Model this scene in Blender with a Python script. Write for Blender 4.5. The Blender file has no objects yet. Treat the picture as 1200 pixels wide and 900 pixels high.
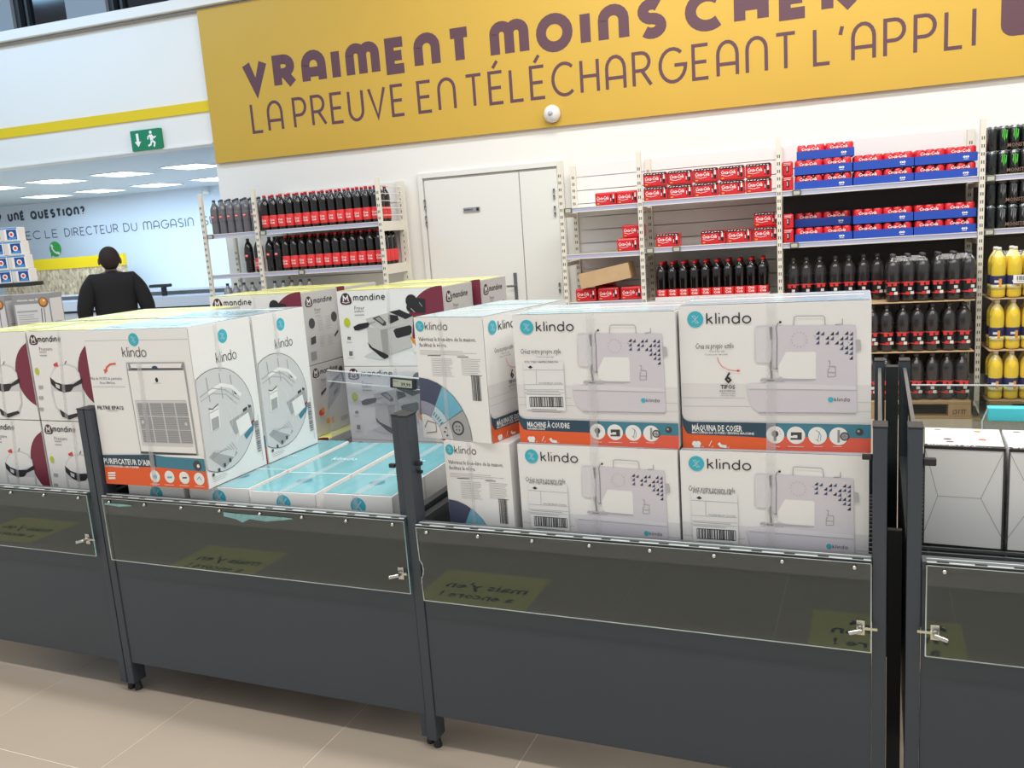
import bpy, bmesh, math, random
from mathutils import Vector, Matrix
random.seed(7)
S = bpy.context.scene
COL = S.collection
PI = math.pi

# ------------------------------------------------------------------ camera
yaw, pitch, roll = 0.4087354, 0.1778185, -0.0712494
WY = 0.0828216                       # the shop's back wall is turned by this against the bins
F_ = Vector((-math.sin(yaw)*math.cos(pitch), math.cos(yaw)*math.cos(pitch), -math.sin(pitch)))
r_ = Vector((math.cos(yaw), math.sin(yaw), 0)); u_ = r_.cross(F_)
R_ = math.cos(roll)*r_ + math.sin(roll)*u_
U_ = -math.sin(roll)*r_ + math.cos(roll)*u_
cam = bpy.data.cameras.new('camera'); camo = bpy.data.objects.new('camera', cam); COL.objects.link(camo)
M = Matrix((R_, U_, -F_)).transposed().to_4x4(); M.translation = (0, 0, 1.5)
camo.matrix_world = M
cam.sensor_fit = 'HORIZONTAL'; cam.sensor_width = 36; cam.lens = 1007.6/1200*36
cam.clip_start = .05; cam.clip_end = 100
S.camera = camo

# ------------------------------------------------------------------ light and exposure
S.view_settings.view_transform = 'Standard'; S.view_settings.look = 'None'
S.view_settings.gamma = 1; S.view_settings.use_curve_mapping = False
S.view_settings.exposure = 0.0
wd = bpy.data.worlds.new('world'); S.world = wd; wd.use_nodes = True
wd.node_tree.nodes['Background'].inputs[0].default_value = (.95, .97, 1, 1)
wd.node_tree.nodes['Background'].inputs[1].default_value = 0.52
wv = Vector((math.cos(WY), math.sin(WY), 0)); wn = Vector((-math.sin(WY), math.cos(WY), 0))
def W(u, d, z): return wv*u + wn*d + Vector((0, 0, z))
def area(loc, sx, sy, power, col, rz=0, rx=0):
    l = bpy.data.lights.new('ceiling_lamp', 'AREA'); l.shape = 'RECTANGLE'; l.size = sx; l.size_y = sy
    l.energy = power; l.color = col
    o = bpy.data.objects.new('ceiling_lamp', l); COL.objects.link(o); o.location = loc
    o.rotation_euler = (rx, 0, rz); return o
# rows of linear ceiling luminaires over the aisles
area((-1.5, 0.75, 5.0), 9, .35, 165, (1, .97, .93))
area((-1.0, 2.5, 5.0), 9, .35, 160, (1, .97, .93))
area(W(.6, 5.0, 5.0), 6, .35, 185, (1, .965, .92), WY, .35)
area(W(-7.5, 5.2, 5.0), 4.5, .35, 84, (.36, .66, 1), WY, .35)

# ------------------------------------------------------------------ materials
MATS = {}
def lin(c):
    return tuple(((x/255)/12.92 if x/255 <= .04045 else ((x/255+.055)/1.055)**2.4) for x in c)
def mat(name, rgb, rough=.5, metal=0, noise=0, nscale=8, alpha=1, coat=0, emit=0, bump=0, spec=.5, trans=0, stretch=None):
    if name in MATS: return MATS[name]
    m = bpy.data.materials.new(name); m.use_nodes = True; nt = m.node_tree
    b = nt.nodes['Principled BSDF']; c = lin(rgb)
    b.inputs['Base Color'].default_value = (*c, 1); b.inputs['Roughness'].default_value = rough
    b.inputs['Metallic'].default_value = metal; b.inputs['Alpha'].default_value = alpha
    b.inputs['Specular IOR Level'].default_value = spec
    b.inputs['Coat Weight'].default_value = coat; b.inputs['Coat Roughness'].default_value = .08
    b.inputs['Transmission Weight'].default_value = trans
    if emit:
        b.inputs['Emission Color'].default_value = (*c, 1); b.inputs['Emission Strength'].default_value = emit
    if noise or bump:
        tc = nt.nodes.new('ShaderNodeTexCoord'); n = nt.nodes.new('ShaderNodeTexNoise')
        mp = nt.nodes.new('ShaderNodeMapping'); mp.inputs['Scale'].default_value = stretch or (1, 1, 1)
        n.inputs['Scale'].default_value = nscale; n.inputs['Detail'].default_value = 4
        nt.links.new(tc.outputs['Object'], mp.inputs[0]); nt.links.new(mp.outputs[0], n.inputs[0])
        if noise:
            mx = nt.nodes.new('ShaderNodeMix'); mx.data_type = 'RGBA'
            mx.inputs[6].default_value = (*[max(0, x*(1-noise)) for x in c], 1)
            mx.inputs[7].default_value = (*[min(1, x*(1+noise)) for x in c], 1)
            nt.links.new(n.outputs[0], mx.inputs[0]); nt.links.new(mx.outputs[2], b.inputs['Base Color'])
        if bump:
            bp = nt.nodes.new('ShaderNodeBump'); bp.inputs['Strength'].default_value = bump; bp.inputs['Distance'].default_value = .01
            nt.links.new(n.outputs[0], bp.inputs['Height']); nt.links.new(bp.outputs[0], b.inputs['Normal'])
    MATS[name] = m; return m
def clear(name, tint, gloss=.12, rough=.03):
    """thin clear plastic: see-through with a Fresnel reflection"""
    m = bpy.data.materials.new(name); m.use_nodes = True; nt = m.node_tree; nt.nodes.clear()
    o = nt.nodes.new('ShaderNodeOutputMaterial'); mx = nt.nodes.new('ShaderNodeMixShader')
    t = nt.nodes.new('ShaderNodeBsdfTransparent'); g = nt.nodes.new('ShaderNodeBsdfGlossy')
    fr = nt.nodes.new('ShaderNodeFresnel'); fr.inputs[0].default_value = 1.5
    ad = nt.nodes.new('ShaderNodeMath'); ad.operation = 'ADD'; ad.inputs[1].default_value = gloss
    t.inputs[0].default_value = (*lin(tint), 1); g.inputs['Roughness'].default_value = rough
    ge = nt.nodes.new('ShaderNodeNewGeometry'); sb = nt.nodes.new('ShaderNodeMath'); sb.operation = 'SUBTRACT'; sb.inputs[0].default_value = 1
    ml = nt.nodes.new('ShaderNodeMath'); ml.operation = 'MULTIPLY'; ml.use_clamp = True
    nt.links.new(ge.outputs['Backfacing'], sb.inputs[1]); nt.links.new(ad.outputs[0], ml.inputs[0]); nt.links.new(sb.outputs[0], ml.inputs[1])
    nt.links.new(fr.outputs[0], ad.inputs[0]); nt.links.new(ml.outputs[0], mx.inputs[0])   # outer faces reflect
    nt.links.new(t.outputs[0], mx.inputs[1]); nt.links.new(g.outputs[0], mx.inputs[2]); nt.links.new(mx.outputs[0], o.inputs[0])
    MATS[name] = m; return m

mat('wall_white', (236, 234, 228), .7, bump=.05, nscale=60)
mat('office_white', (214, 226, 240), .7)
mat('grey_panel', (140, 145, 150), .6)
mat('dark_window', (10, 13, 20), .1)
mat('banner', (202, 164, 60), .5, noise=.04, nscale=2)
mat('stripe_yellow', (232, 200, 20), .5)
mat('maroon_ink', (92, 60, 70), .6)
mat('grey_ink', (62, 66, 78), .6)
mat('grey_ink_light', (84, 92, 108), .6)
mat('floor_tile', (184, 170, 153), .32, noise=.06, nscale=3, spec=.5)
mat('grout', (226, 216, 200), .8)
mat('bin_metal', (66, 73, 81), .42, noise=.05, nscale=5, spec=.4)
mat('bin_metal_dark', (44, 48, 50), .45, spec=.4)
mat('cap_plastic', (48, 50, 52), .5)
mat('steel', (205, 205, 200), .25, 1)
mat('rail_grey', (120, 124, 126), .35, .5)
mat('edge_white', (225, 232, 230), .2)
mat('edge_teal', (150, 205, 205), .2)
clear('acrylic', (232, 237, 234), .035, .008)
clear('acrylic_haze', (250, 251, 253), .0, .1)
def hazy():
    m = MATS['acrylic_haze']; nt = m.node_tree; mx = nt.nodes.new('ShaderNodeMixShader'); d = nt.nodes.new('ShaderNodeBsdfDiffuse'); d.inputs[0].default_value = (.7, .75, .82, 1)
    old = [n for n in nt.nodes if n.type == 'MIX_SHADER' and n != mx][0]; out = [n for n in nt.nodes if n.type == 'OUTPUT_MATERIAL'][0]
    mx.inputs[0].default_value = .10; nt.links.new(old.outputs[0], mx.inputs[1]); nt.links.new(d.outputs[0], mx.inputs[2]); nt.links.new(mx.outputs[0], out.inputs[0])
hazy()
clear('film', (246, 248, 249), -.02, .12)
mat('rack_cream', (226, 222, 208), .5)
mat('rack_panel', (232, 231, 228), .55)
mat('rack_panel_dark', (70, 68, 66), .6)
mat('slot', (60, 58, 56), .8)
mat('price_rail', (176, 178, 205), .35)
mat('price_tag', (95, 95, 92), .5)
mat('lcd', (190, 190, 170), .4)
mat('carton_white', (232, 230, 228), .42, bump=.04, nscale=14, coat=.15)
mat('carton_grey', (196, 195, 192), .5)
mat('cardboard', (196, 165, 125), .75, noise=.12, nscale=12)
mat('wood', (170, 138, 100), .75, noise=.2, nscale=10, stretch=(1, 8, 8))
mat('teal', (64, 186, 204), .5)
mat('teal_deep', (66, 132, 152), .5)
mat('teal_navy', (44, 74, 94), .5)
mat('orange', (238, 98, 44), .5)
mat('orange_red', (234, 96, 72), .5)
mat('white_ink', (245, 244, 240), .5)
mat('black_ink', (40, 38, 42), .5)
mat('soft_ink', (120, 118, 122), .5)
mat('faint_ink', (178, 176, 178), .5)
mat('mid_grey', (150, 150, 152), .5)
mat('machine_lilac', (220, 215, 221), .5)
mat('machine_pale', (228, 225, 228), .5)
mat('machine_shade', (190, 185, 192), .5)
mat('label_white', (240, 240, 238), .5)
mat('tri_blue', (70, 80, 120), .5)
mat('denim', (76, 82, 106), .6, noise=.25, nscale=60, stretch=(8, 1, 1))
mat('denim_light', (160, 160, 178), .6, noise=.15, nscale=60, stretch=(8, 1, 1))
mat('sky_print', (116, 186, 208), .6, noise=.15, nscale=20)
mat('pale_sky', (196, 222, 232), .6)
mat('red_ink', (225, 70, 60), .5)
mat('maroon', (128, 46, 66), .5)
mat('maroon_logo', (72, 40, 48), .5)
mat('lime', (196, 208, 40), .5)
mat('lime_top', (222, 226, 120), .3, noise=.18, nscale=7, coat=.3, stretch=(1, 4, 1))
mat('teal_top', (112, 180, 190), .18, noise=.14, nscale=9, coat=.6, stretch=(4, 1, 1))
mat('pale_teal_top', (178, 208, 216), .2, noise=.16, nscale=9, coat=.5, stretch=(1, 5, 1))
mat('photo_light', (216, 216, 215), .5)
mat('photo_mid', (170, 172, 172), .5)
mat('photo_dark', (70, 70, 72), .5)
mat('silver_print', (168, 165, 160), .5)
mat('silver_light', (205, 202, 198), .5)
mat('fries', (226, 150, 50), .6)
mat('tape', (225, 225, 225), .25, alpha=.35, coat=.5)
mat('turquoise', (70, 205, 215), .4)
mat('cola', (18, 12, 12), .08, coat=.6)
mat('cola_clear', (104, 102, 106), .1, coat=.6)
mat('water', (150, 154, 160), .1, coat=.6)
mat('cola_gloss', (50, 46, 46), .1, coat=.6)
mat('cap_red', (214, 34, 40), .35)
mat('cap_grey', (70, 72, 78), .35)
mat('cap_white', (228, 226, 220), .35)
mat('label_red', (226, 58, 58), .4)
mat('label_black', (28, 26, 28), .4)
mat('label_navy', (44, 44, 92), .4)
mat('can_red', (214, 32, 44), .3, coat=.3)
mat('can_top', (150, 60, 62), .3, .4)
mat('tray_blue', (34, 76, 178), .5)
mat('orangeade', (242, 208, 58), .12, coat=.6)
mat('orangeade_pale', (240, 222, 140), .12, coat=.6)
mat('can_black', (30, 34, 34), .25, coat=.4)
mat('can_rim', (140, 146, 146), .25, .8)
mat('claw_green', (80, 190, 60), .4)
mat('tan_ink', (128, 96, 84), .5)
mat('exit_green', (10, 130, 90), .5)
mat('phone_green', (60, 176, 84), .5)
mat('pack_blue', (64, 150, 220), .35, coat=.3)
mat('pack_deep', (30, 76, 150), .4)
mat('skin', (112, 78, 64), .5)
mat('hair', (40, 26, 22), .8)
mat('jacket', (22, 20, 22), .85, bump=.3, nscale=6)
mat('trousers', (30, 32, 40), .85)
mat('shoe', (20, 20, 20), .5)
mat('door_white', (228, 228, 222), .45)
mat('seam', (165, 163, 156), .7)
mat('decal_yellow', (216, 214, 130), .4)
mat('lamp', (225, 238, 255), .5, emit=7)
mat('office_ceiling', (196, 204, 212), .8)
def osb():
    m = mat('osb', (176, 156, 128), .8); nt = m.node_tree; b = nt.nodes['Principled BSDF']
    tc = nt.nodes.new('ShaderNodeTexCoord'); v = nt.nodes.new('ShaderNodeTexVoronoi'); v.inputs['Scale'].default_value = 14
    mp = nt.nodes.new('ShaderNodeMapping'); mp.inputs['Scale'].default_value = (2.2, 1, 1); mp.inputs['Rotation'].default_value = (0, .5, 0)
    cr = nt.nodes.new('ShaderNodeValToRGB'); cr.color_ramp.elements[0].color = (*lin((142, 122, 98)), 1); cr.color_ramp.elements[1].color = (*lin((222, 204, 172)), 1)
    nt.links.new(tc.outputs['Object'], mp.inputs[0]); nt.links.new(mp.outputs[0], v.inputs['Vector'])
    nt.links.new(v.outputs['Color'], cr.inputs[0]); nt.links.new(cr.outputs[0], b.inputs['Base Color'])
osb()

# ------------------------------------------------------------------ mesh collecting
class MB:
    def __init__(s): s.v = []; s.f = []; s.m = []; s.names = []; s.smooth = []
    def mi(s, name):
        if name not in s.names: s.names.append(name)
        return s.names.index(name)
    def poly(s, pts, m, smooth=False):
        k = len(s.v); s.v += [tuple(p) for p in pts]; s.f.append(tuple(range(k, k+len(pts)))); s.m.append(s.mi(m)); s.smooth.append(smooth)
    def add(s, vs, fs, m, smooth=False):
        k = len(s.v); s.v += [tuple(p) for p in vs]; i = s.mi(m)
        for f in fs: s.f.append(tuple(a+k for a in f)); s.m.append(i); s.smooth.append(smooth)
    def box(s, x0, x1, y0, y1, z0, z1, m, T=None):
        vs = [(x, y, z) for z in (z0, z1) for y in (y0, y1) for x in (x0, x1)]
        if T: vs = [T @ Vector(p) for p in vs]
        s.add(vs, [(0, 2, 3, 1), (4, 5, 7, 6), (0, 1, 5, 4), (2, 6, 7, 3), (0, 4, 6, 2), (1, 3, 7, 5)], m)
    def lathe(s, prof, m, n=12, c=(0, 0), mats=None):
        """prof: (r, z) from the bottom up; mats: one name per ring"""
        k = len(s.v)
        for r, z in prof:
            for i in range(n): a = 2*PI*i/n; s.v.append((c[0]+r*math.cos(a), c[1]+r*math.sin(a), z))
        for j in range(len(prof)-1):
            mm = s.mi(mats[j] if mats else m)
            for i in range(n):
                s.f.append((k+j*n+i, k+j*n+(i+1) % n, k+(j+1)*n+(i+1) % n, k+(j+1)*n+i)); s.m.append(mm); s.smooth.append(True)
        s.f.append(tuple(k+i for i in reversed(range(n)))); s.m.append(s.mi(mats[0] if mats else m)); s.smooth.append(False)
        q = k+(len(prof)-1)*n
        s.f.append(tuple(q+i for i in range(n))); s.m.append(s.mi(mats[-1] if mats else m)); s.smooth.append(False)
    def tube(s, path, r, m, n=6):
        path = [Vector(p) for p in path]; k = len(s.v)
        for i, p in enumerate(path):
            d = (path[min(i+1, len(path)-1)]-path[max(i-1, 0)]).normalized()
            a = Vector((0, 0, 1)) if abs(d.z) < .9 else Vector((1, 0, 0))
            e = d.cross(a).normalized(); g = d.cross(e)
            for j in range(n): t = 2*PI*j/n; s.v.append(tuple(p+e*r*math.cos(t)+g*r*math.sin(t)))
        mm = s.mi(m)
        for i in range(len(path)-1):
            for j in range(n):
                s.f.append((k+i*n+j, k+i*n+(j+1) % n, k+(i+1)*n+(j+1) % n, k+(i+1)*n+j)); s.m.append(mm); s.smooth.append(True)
        s.f.append(tuple(k+j for j in range(n))); s.m.append(mm); s.smooth.append(False)
        q = k+(len(path)-1)*n; s.f.append(tuple(q+j for j in reversed(range(n)))); s.m.append(mm); s.smooth.append(False)
    def mesh(s, name):
        me = bpy.data.meshes.new(name); me.from_pydata(s.v, [], s.f)
        for n in s.names: me.materials.append(MATS[n])
        me.polygons.foreach_set('material_index', s.m); me.polygons.foreach_set('use_smooth', s.smooth)
        me.update(); return me
    def obj(s, name, parent=None, bevel=0, loc=None, rz=0):
        o = bpy.data.objects.new(name, s.mesh(name)); COL.objects.link(o)
        if parent: o.parent = parent
        if loc is not None: o.location = loc
        if rz: o.rotation_euler = (0, 0, rz)
        if bevel:
            b = o.modifiers.new('bevel', 'BEVEL'); b.width = bevel; b.segments = 2; b.limit_method = 'ANGLE'
        return o
def inst(name, me, parent=None, loc=(0, 0, 0), rz=0):
    o = bpy.data.objects.new(name, me); COL.objects.link(o); o.location = loc; o.rotation_euler = (0, 0, rz)
    if parent: o.parent = parent
    return o
def tag(o, label=None, cat=None, group=None, kind=None):
    if label: o['label'] = label
    if cat: o['category'] = cat
    if group: o['group'] = group
    if kind: o['kind'] = kind
    return o
def thing(name, label, cat, loc=(0, 0, 0), rz=0, group=None):
    o = bpy.data.objects.new(name, None); COL.objects.link(o); o.location = loc; o.rotation_euler = (0, 0, rz)
    o.empty_display_size = .05
    return tag(o, label, cat, group)
def copy_tree(o, parent=None):
    c = o.copy(); COL.objects.link(c); c.parent = parent
    for ch in list(o.children): copy_tree(ch, c)
    return c

# ------------------------------------------------------------------ flat print: strokes, letters, shapes
def arc(cx, cy, rx, ry, a0, a1, n=9):
    return [(cx+rx*math.cos(math.radians(a0+(a1-a0)*i/n)), cy+ry*math.sin(math.radians(a0+(a1-a0)*i/n))) for i in range(n+1)]
AR = [[(0, 0), (0, .62)]+arc(.32, .62, .32, .38, 180, 0)+[(.64, 0)], [(0, .34), (.64, .34)]]
NA = [[(0, 0), (0, .66)]+arc(.31, .66, .31, .34, 180, 0)+[(.62, 0)]]
EE = [[(.5, 1), (0, 1), (0, 0), (.5, 0)], [(0, .5), (.44, .5)]]
G = {
 'V': (.7, [[(0, 1), (.35, 0), (.7, 1)]]),
 'R': (.6, [[(0, 0), (0, 1), (.28, 1)]+arc(.28, .73, .27, .27, 90, -90)+[(0, .46)], [(.28, .46), (.6, 0)]]),
 'P': (.56, [[(0, 0), (0, 1), (.28, 1)]+arc(.28, .71, .28, .29, 90, -90)+[(0, .42)]]),
 'A': (.64, AR), 'N': (.62, NA), 'E': (.5, EE),
 'É': (.5, EE+[[(.16, 1.14), (.34, 1.36)]]), 'È': (.5, EE+[[(.34, 1.14), (.16, 1.36)]]), 'À': (.64, AR+[[(.4, 1.14), (.22, 1.36)]]),
 'Á': (.64, AR+[[(.24, 1.14), (.42, 1.36)]]),
 'I': (0, [[(0, 0), (0, 1)]]),
 'M': (.96, [[(0, 0), (0, .74)]+arc(.24, .74, .24, .26, 180, 0)+[(.48, 0)], [(.48, .74)]+arc(.72, .74, .24, .26, 180, 0)+[(.96, 0)]]),
 'T': (.6, [[(0, 1), (.6, 1)], [(.3, 1), (.3, 0)]]),
 'O': (.84, [arc(.42, .5, .42, .5, 0, 360, 22)]),
 'Q': (.84, [arc(.42, .5, .42, .5, 0, 360, 22), [(.5, .25), (.86, -.06)]]),
 'C': (.74, [arc(.44, .5, .44, .5, 48, 312, 18)]),
 'G': (.82, [arc(.44, .5, .44, .5, 48, 360, 18)+[(.5, .5)]]),
 'H': (.6, [[(0, 0), (0, 1)], [(.6, 0), (.6, 1)], [(0, .5), (.6, .5)]]),
 'L': (.46, [[(0, 1), (0, 0), (.46, 0)]]),
 'U': (.62, [[(0, 1), (0, .36)]+arc(.31, .34, .31, .34, 180, 360)+[(.62, 1)]]),
 'D': (.66, [[(0, 0), (0, 1), (.26, 1)]+arc(.26, .5, .4, .5, 90, -90, 14)+[(0, 0)]]),
 'S': (.54, [arc(.28, .75, .25, .25, 40, 262, 12)+arc(.28, .25, .27, .25, 82, -140, 12)]),
 'X': (.6, [[(0, 0), (.6, 1)], [(0, 1), (.6, 0)]]),
 '?': (.46, [arc(.22, .74, .23, .26, 170, -60, 12)+[(.22, .3)], [(.22, .08), (.22, 0)]]),
 "'": (.06, [[(.06, 1), (0, .76)]]),
 '!': (0, [[(0, 1), (0, .3)], [(0, .1), (0, 0)]]),
 '.': (0, [[(0, .06), (0, 0)]]),
 'k': (.46, [[(0, 0), (0, 1)], [(.42, .64), (.04, .34)], [(.14, .42), (.46, 0)]]),
 'l': (0, [[(0, 0), (0, 1)]]),
 'i': (0, [[(0, 0), (0, .64)], [(0, .9), (0, .98)]]),
 'n': (.48, [[(0, 0), (0, .64)], [(0, .4)]+arc(.24, .4, .24, .24, 180, 0)+[(.48, 0)]]),
 'm': (.8, [[(0, 0), (0, .64)], [(0, .44)]+arc(.2, .44, .2, .2, 180, 0)+[(.4, 0)], [(.4, .44)]+arc(.6, .44, .2, .2, 180, 0)+[(.8, 0)]]),
 'd': (.56, [arc(.28, .32, .28, .32, 0, 360, 18), [(.56, 0), (.56, 1)]]),
 'a': (.56, [arc(.28, .32, .28, .32, 0, 360, 18), [(.56, 0), (.56, .64)]]),
 'o': (.62, [arc(.31, .32, .31, .32, 0, 360, 18)]),
 'e': (.56, [[(.04, .34), (.54, .34)]+arc(.28, .32, .27, .32, 5, 310, 16)]),
}
FONT_CACHE = {}
def font_mesh(txt, bold):
    k = (txt, bold)
    if k not in FONT_CACHE:
        cu = bpy.data.curves.new('text', 'FONT'); cu.body = txt; cu.resolution_u = 1; cu.size = 1; cu.offset = .022 if bold else 0
        ob = bpy.data.objects.new('text', cu); me = bpy.data.meshes.new_from_object(ob)
        FONT_CACHE[k] = ([(v.co.x, v.co.y) for v in me.vertices], [tuple(p.vertices) for p in me.polygons])
        bpy.data.objects.remove(ob); bpy.data.meshes.remove(me); bpy.data.curves.remove(cu)
    return FONT_CACHE[k]
class Art:
    """shapes on a flat face, in metres from its lower left corner; q: four corner points (TL, TR, BR, BL) of a sketch grid"""
    def __init__(s, w, h, q=None):
        s.w, s.h = w, h; s.items = []; s.layer = 1; s.H = None
        if q:
            A = []; B = []
            for (x, y), (X, Y) in zip(q, [(0, h), (w, h), (w, 0), (0, 0)]):
                A += [[x, y, 1, 0, 0, 0, -x*X, -y*X], [0, 0, 0, x, y, 1, -x*Y, -y*Y]]; B += [X, Y]
            n = 8
            for i in range(n):
                p = max(range(i, n), key=lambda r: abs(A[r][i])); A[i], A[p] = A[p], A[i]; B[i], B[p] = B[p], B[i]
                for r in range(n):
                    if r != i:
                        f = A[r][i]/A[i][i]; A[r] = [a-f*b for a, b in zip(A[r], A[i])]; B[r] -= f*B[i]
            s.H = [B[i]/A[i][i] for i in range(n)]
    def m(s, p):
        if not s.H: return p
        x, y = p; H = s.H; d = H[6]*x+H[7]*y+1
        return ((H[0]*x+H[1]*y+H[2])/d, (H[3]*x+H[4]*y+H[5])/d)
    def up(s): s.layer += 1
    def P(s, mt, *pts):                     # polygon, grid points
        q = [s.m(p) for p in pts]; q = [(min(max(x, 0), s.w), min(max(y, 0), s.h)) for x, y in q]
        a = sum(q[i][0]*q[(i+1) % len(q)][1]-q[(i+1) % len(q)][0]*q[i][1] for i in range(len(q)))
        if a < 0: q.reverse()
        s.items.append((mt, q, [tuple(range(len(q)))], s.layer))
    def R(s, mt, x0, y0, x1, y1): s.P(mt, (x0, y0), (x1, y0), (x1, y1), (x0, y1))
    def circ(s, mt, c, r, n=20, ry=None):    # r in metres
        x, y = s.m(c); s.items.append((mt, arc(x, y, r, ry or r, 0, 360, n)[:-1], [tuple(range(n))], s.layer))
    def ribbon(s, mt, pts, w, closed=False, raw=False):
        p = [Vector(q) if raw else Vector(s.m(q)) for q in pts]
        if (p[0]-p[-1]).length < 1e-6: closed = True; p = p[:-1]
        n = len(p); L = []; Rr = []
        for i in range(n):
            a = (p[i]-p[(i-1) % n]) if (closed or i > 0) else (p[1]-p[0])
            b = (p[(i+1) % n]-p[i]) if (closed or i < n-1) else (p[-1]-p[-2])
            if a.length < 1e-9: a = b
            if b.length < 1e-9: b = a
            a = a.normalized(); b = b.normalized()
            t = (a+b); t = t.normalized() if t.length > 1e-6 else a
            nn = Vector((-t.y, t.x)); na = Vector((-a.y, a.x)); k = 1/max(.45, nn.dot(na))
            L.append(tuple(p[i]+nn*w/2*k)); Rr.append(tuple(p[i]-nn*w/2*k))
        f = [(i, (i+1) % n, n+(i+1) % n, n+i) for i in range(n if closed else n-1)]
        s.items.append((mt, L+Rr, [tuple(reversed(q)) for q in f], s.layer))
    def stroke(s, mt, txt, pos, h, w, gap=.2, width=None):
        """stroke-built letters: pos = lower left (grid), h cap height, w pen width, width = squeeze to this length (metres)"""
        hh = h-w; X = 0; runs = []
        for ch in txt:
            if ch == ' ': X += .42*hh; continue
            gw, ps = G[ch]
            for pl in ps: runs.append([(X+w/2+x*hh, w/2+y*hh) for x, y in pl])
            X += gw*hh+w+gap*h
        tot = X-gap*h; k = (width/tot) if width else 1
        ox, oy = s.m(pos)
        for r in runs: s.ribbon(mt, [(ox+x*k, oy+y) for x, y in r], w, raw=True)
        return tot*k
    def text(s, mt, txt, pos, size, bold=False, align='l', width=None, shear=0, rot=0):
        vs, fs = font_mesh(txt, bold)
        if not vs: return
        wd_ = max(v[0] for v in vs); sx = width/wd_ if width else size
        ox, oy = s.m(pos)
        if align == 'c': ox -= wd_*sx/2*math.cos(rot); oy -= wd_*sx/2*math.sin(rot)
        c, d = math.cos(rot), math.sin(rot)
        q = [((x+shear*y)*sx, y*size) for x, y in vs]
        s.items.append((mt, [(ox+x*c-y*d, oy+x*d+y*c) for x, y in q], fs, s.layer))
    def lines(s, mt, x0, x1, y0, n, dy, w=.0012, jag=.25):   # metres in grid-free space: greeked small print
        ax, ay = s.m((x0, y0)); bx, _ = s.m((x1, y0))
        for i in range(n):
            e = bx-(bx-ax)*jag*random.random(); y = ay-i*dy
            s.items.append((mt, [(ax, y), (e, y), (e, y+w), (ax, y+w)], [(0, 1, 2, 3)], s.layer))
    def bars(s, mt, x0, y0, x1, y1, vertical=False, n=22):
        ax, ay = s.m((x0, y0)); bx, by = s.m((x1, y1)); t = 0; rnd = random.Random(3)
        k = [rnd.choice((1, 1, 2, 3)) for _ in range(2*n)]; tot = sum(k); p = 0
        for i, q in enumerate(k):
            if i % 2 == 0:
                f0, f1 = p/tot, (p+q)/tot
                if vertical: c = [(ax, ay+(by-ay)*f0), (bx, ay+(by-ay)*f0), (bx, ay+(by-ay)*f1), (ax, ay+(by-ay)*f1)]
                else: c = [(ax+(bx-ax)*f0, ay), (ax+(bx-ax)*f1, ay), (ax+(bx-ax)*f1, by), (ax+(bx-ax)*f0, by)]
                a = (c[1][0]-c[0][0])*(c[2][1]-c[0][1])-(c[2][0]-c[0][0])*(c[1][1]-c[0][1])
                if a < 0: c.reverse()
                s.items.append((mt, c, [(0, 1, 2, 3)], s.layer))
            p += q
    def put(s, mb, origin, U, V, step=.00035):
        o = Vector(origin); U = Vector(U); V = Vector(V); N = U.cross(V)
        for i, (mt, vs, fs, ly) in enumerate(s.items):
            h = .0006+ly*step+(i % 9)*3e-5*(step/.00035)   # overlapping strokes never share a plane
            if len(fs) > 1 and max(len(f) for f in fs) == 4 and len(vs) == 2*len(fs)+2 or len(fs) > 2 and len(vs) == 2*len(fs):
                for j, f in enumerate(fs):
                    e = h+(j % 7)*4e-6*(step/.00035)*(4 if step < .001 and s.w > 2 else 1); mb.poly([o+U*vs[k][0]+V*vs[k][1]+N*e for k in f], mt)
            else: mb.add([o+U*x+V*y+N*h for x, y in vs], fs, mt)
        return mb
def face_art(art, face, w, d, h):
    mb = MB()
    if face == 'front': art.put(mb, (0, 0, 0), (1, 0, 0), (0, 0, 1))
    if face == 'right': art.put(mb, (w, 0, 0), (0, 1, 0), (0, 0, 1))
    if face == 'left': art.put(mb, (0, d, 0), (0, -1, 0), (0, 0, 1))
    if face == 'top': art.put(mb, (0, 0, h), (1, 0, 0), (0, 1, 0))
    return mb
def carton(name, label, loc, rz, w, d, h, arts, cat='box', group=None, body='carton_white', bevel=.003):
    """a printed box: origin at its lower front left corner"""
    t = thing(name, label, cat, loc, rz, group)
    b = MB(); b.box(0, w, 0, d, 0, h, body); b.obj('carton', t, bevel)
    for f, a in arts.items(): face_art(a, f, w, d, h).obj({'front': 'front_print', 'right': 'side_print', 'left': 'side_print', 'top': 'top_print'}[f], t)
    return t
def art_obj(art, name, origin, U, V, parent=None):
    mb = MB(); art.put(mb, origin, U, V); return mb.obj(name, parent)

# ------------------------------------------------------------------ the setting
def struct(o): o['kind'] = 'structure'; return o
WR = WY
mb = MB(); mb.box(-22, 8, -3, 18, -.08, -.0010, 'grout'); floor = struct(mb.obj('floor'))
mb = MB(); mb.box(-.2982, .2982, -.2982, .2982, -.0009, 0, 'floor_tile'); tile_me = mb.mesh('floor_tile')
for i in range(14):
    for j in range(13): inst('floor_tile', tile_me, floor, (-5.1375+.6*i+.3, .414+.6*j+.3, 0))
def wbox(mb, u0, u1, d0, d1, z0, z1, m): mb.box(u0, u1, d0, d1, z0, z1, m)
def wobj(mb, name, parent=None): o = mb.obj(name, parent); (o.__setattr__('rotation_euler', (0, 0, WR)) if not parent else None); return o
mb = MB(); mb.box(-5.19, 5, 7.11, 7.3, -.001, 3.68, 'wall_white'); mb.box(-12.5, -5.19, 7.11, 7.3, 2.485, 3.68, 'wall_white')
wall = struct(wobj(mb, 'wall_back'))
mb = MB(); mb.box(-12.5, -5.172, 7.095, 7.109, 2.78, 2.875, 'stripe_yellow'); mb.box(-12.5, -5.19, 7.09, 7.109, 2.485, 2.5, 'wall_white')
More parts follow.
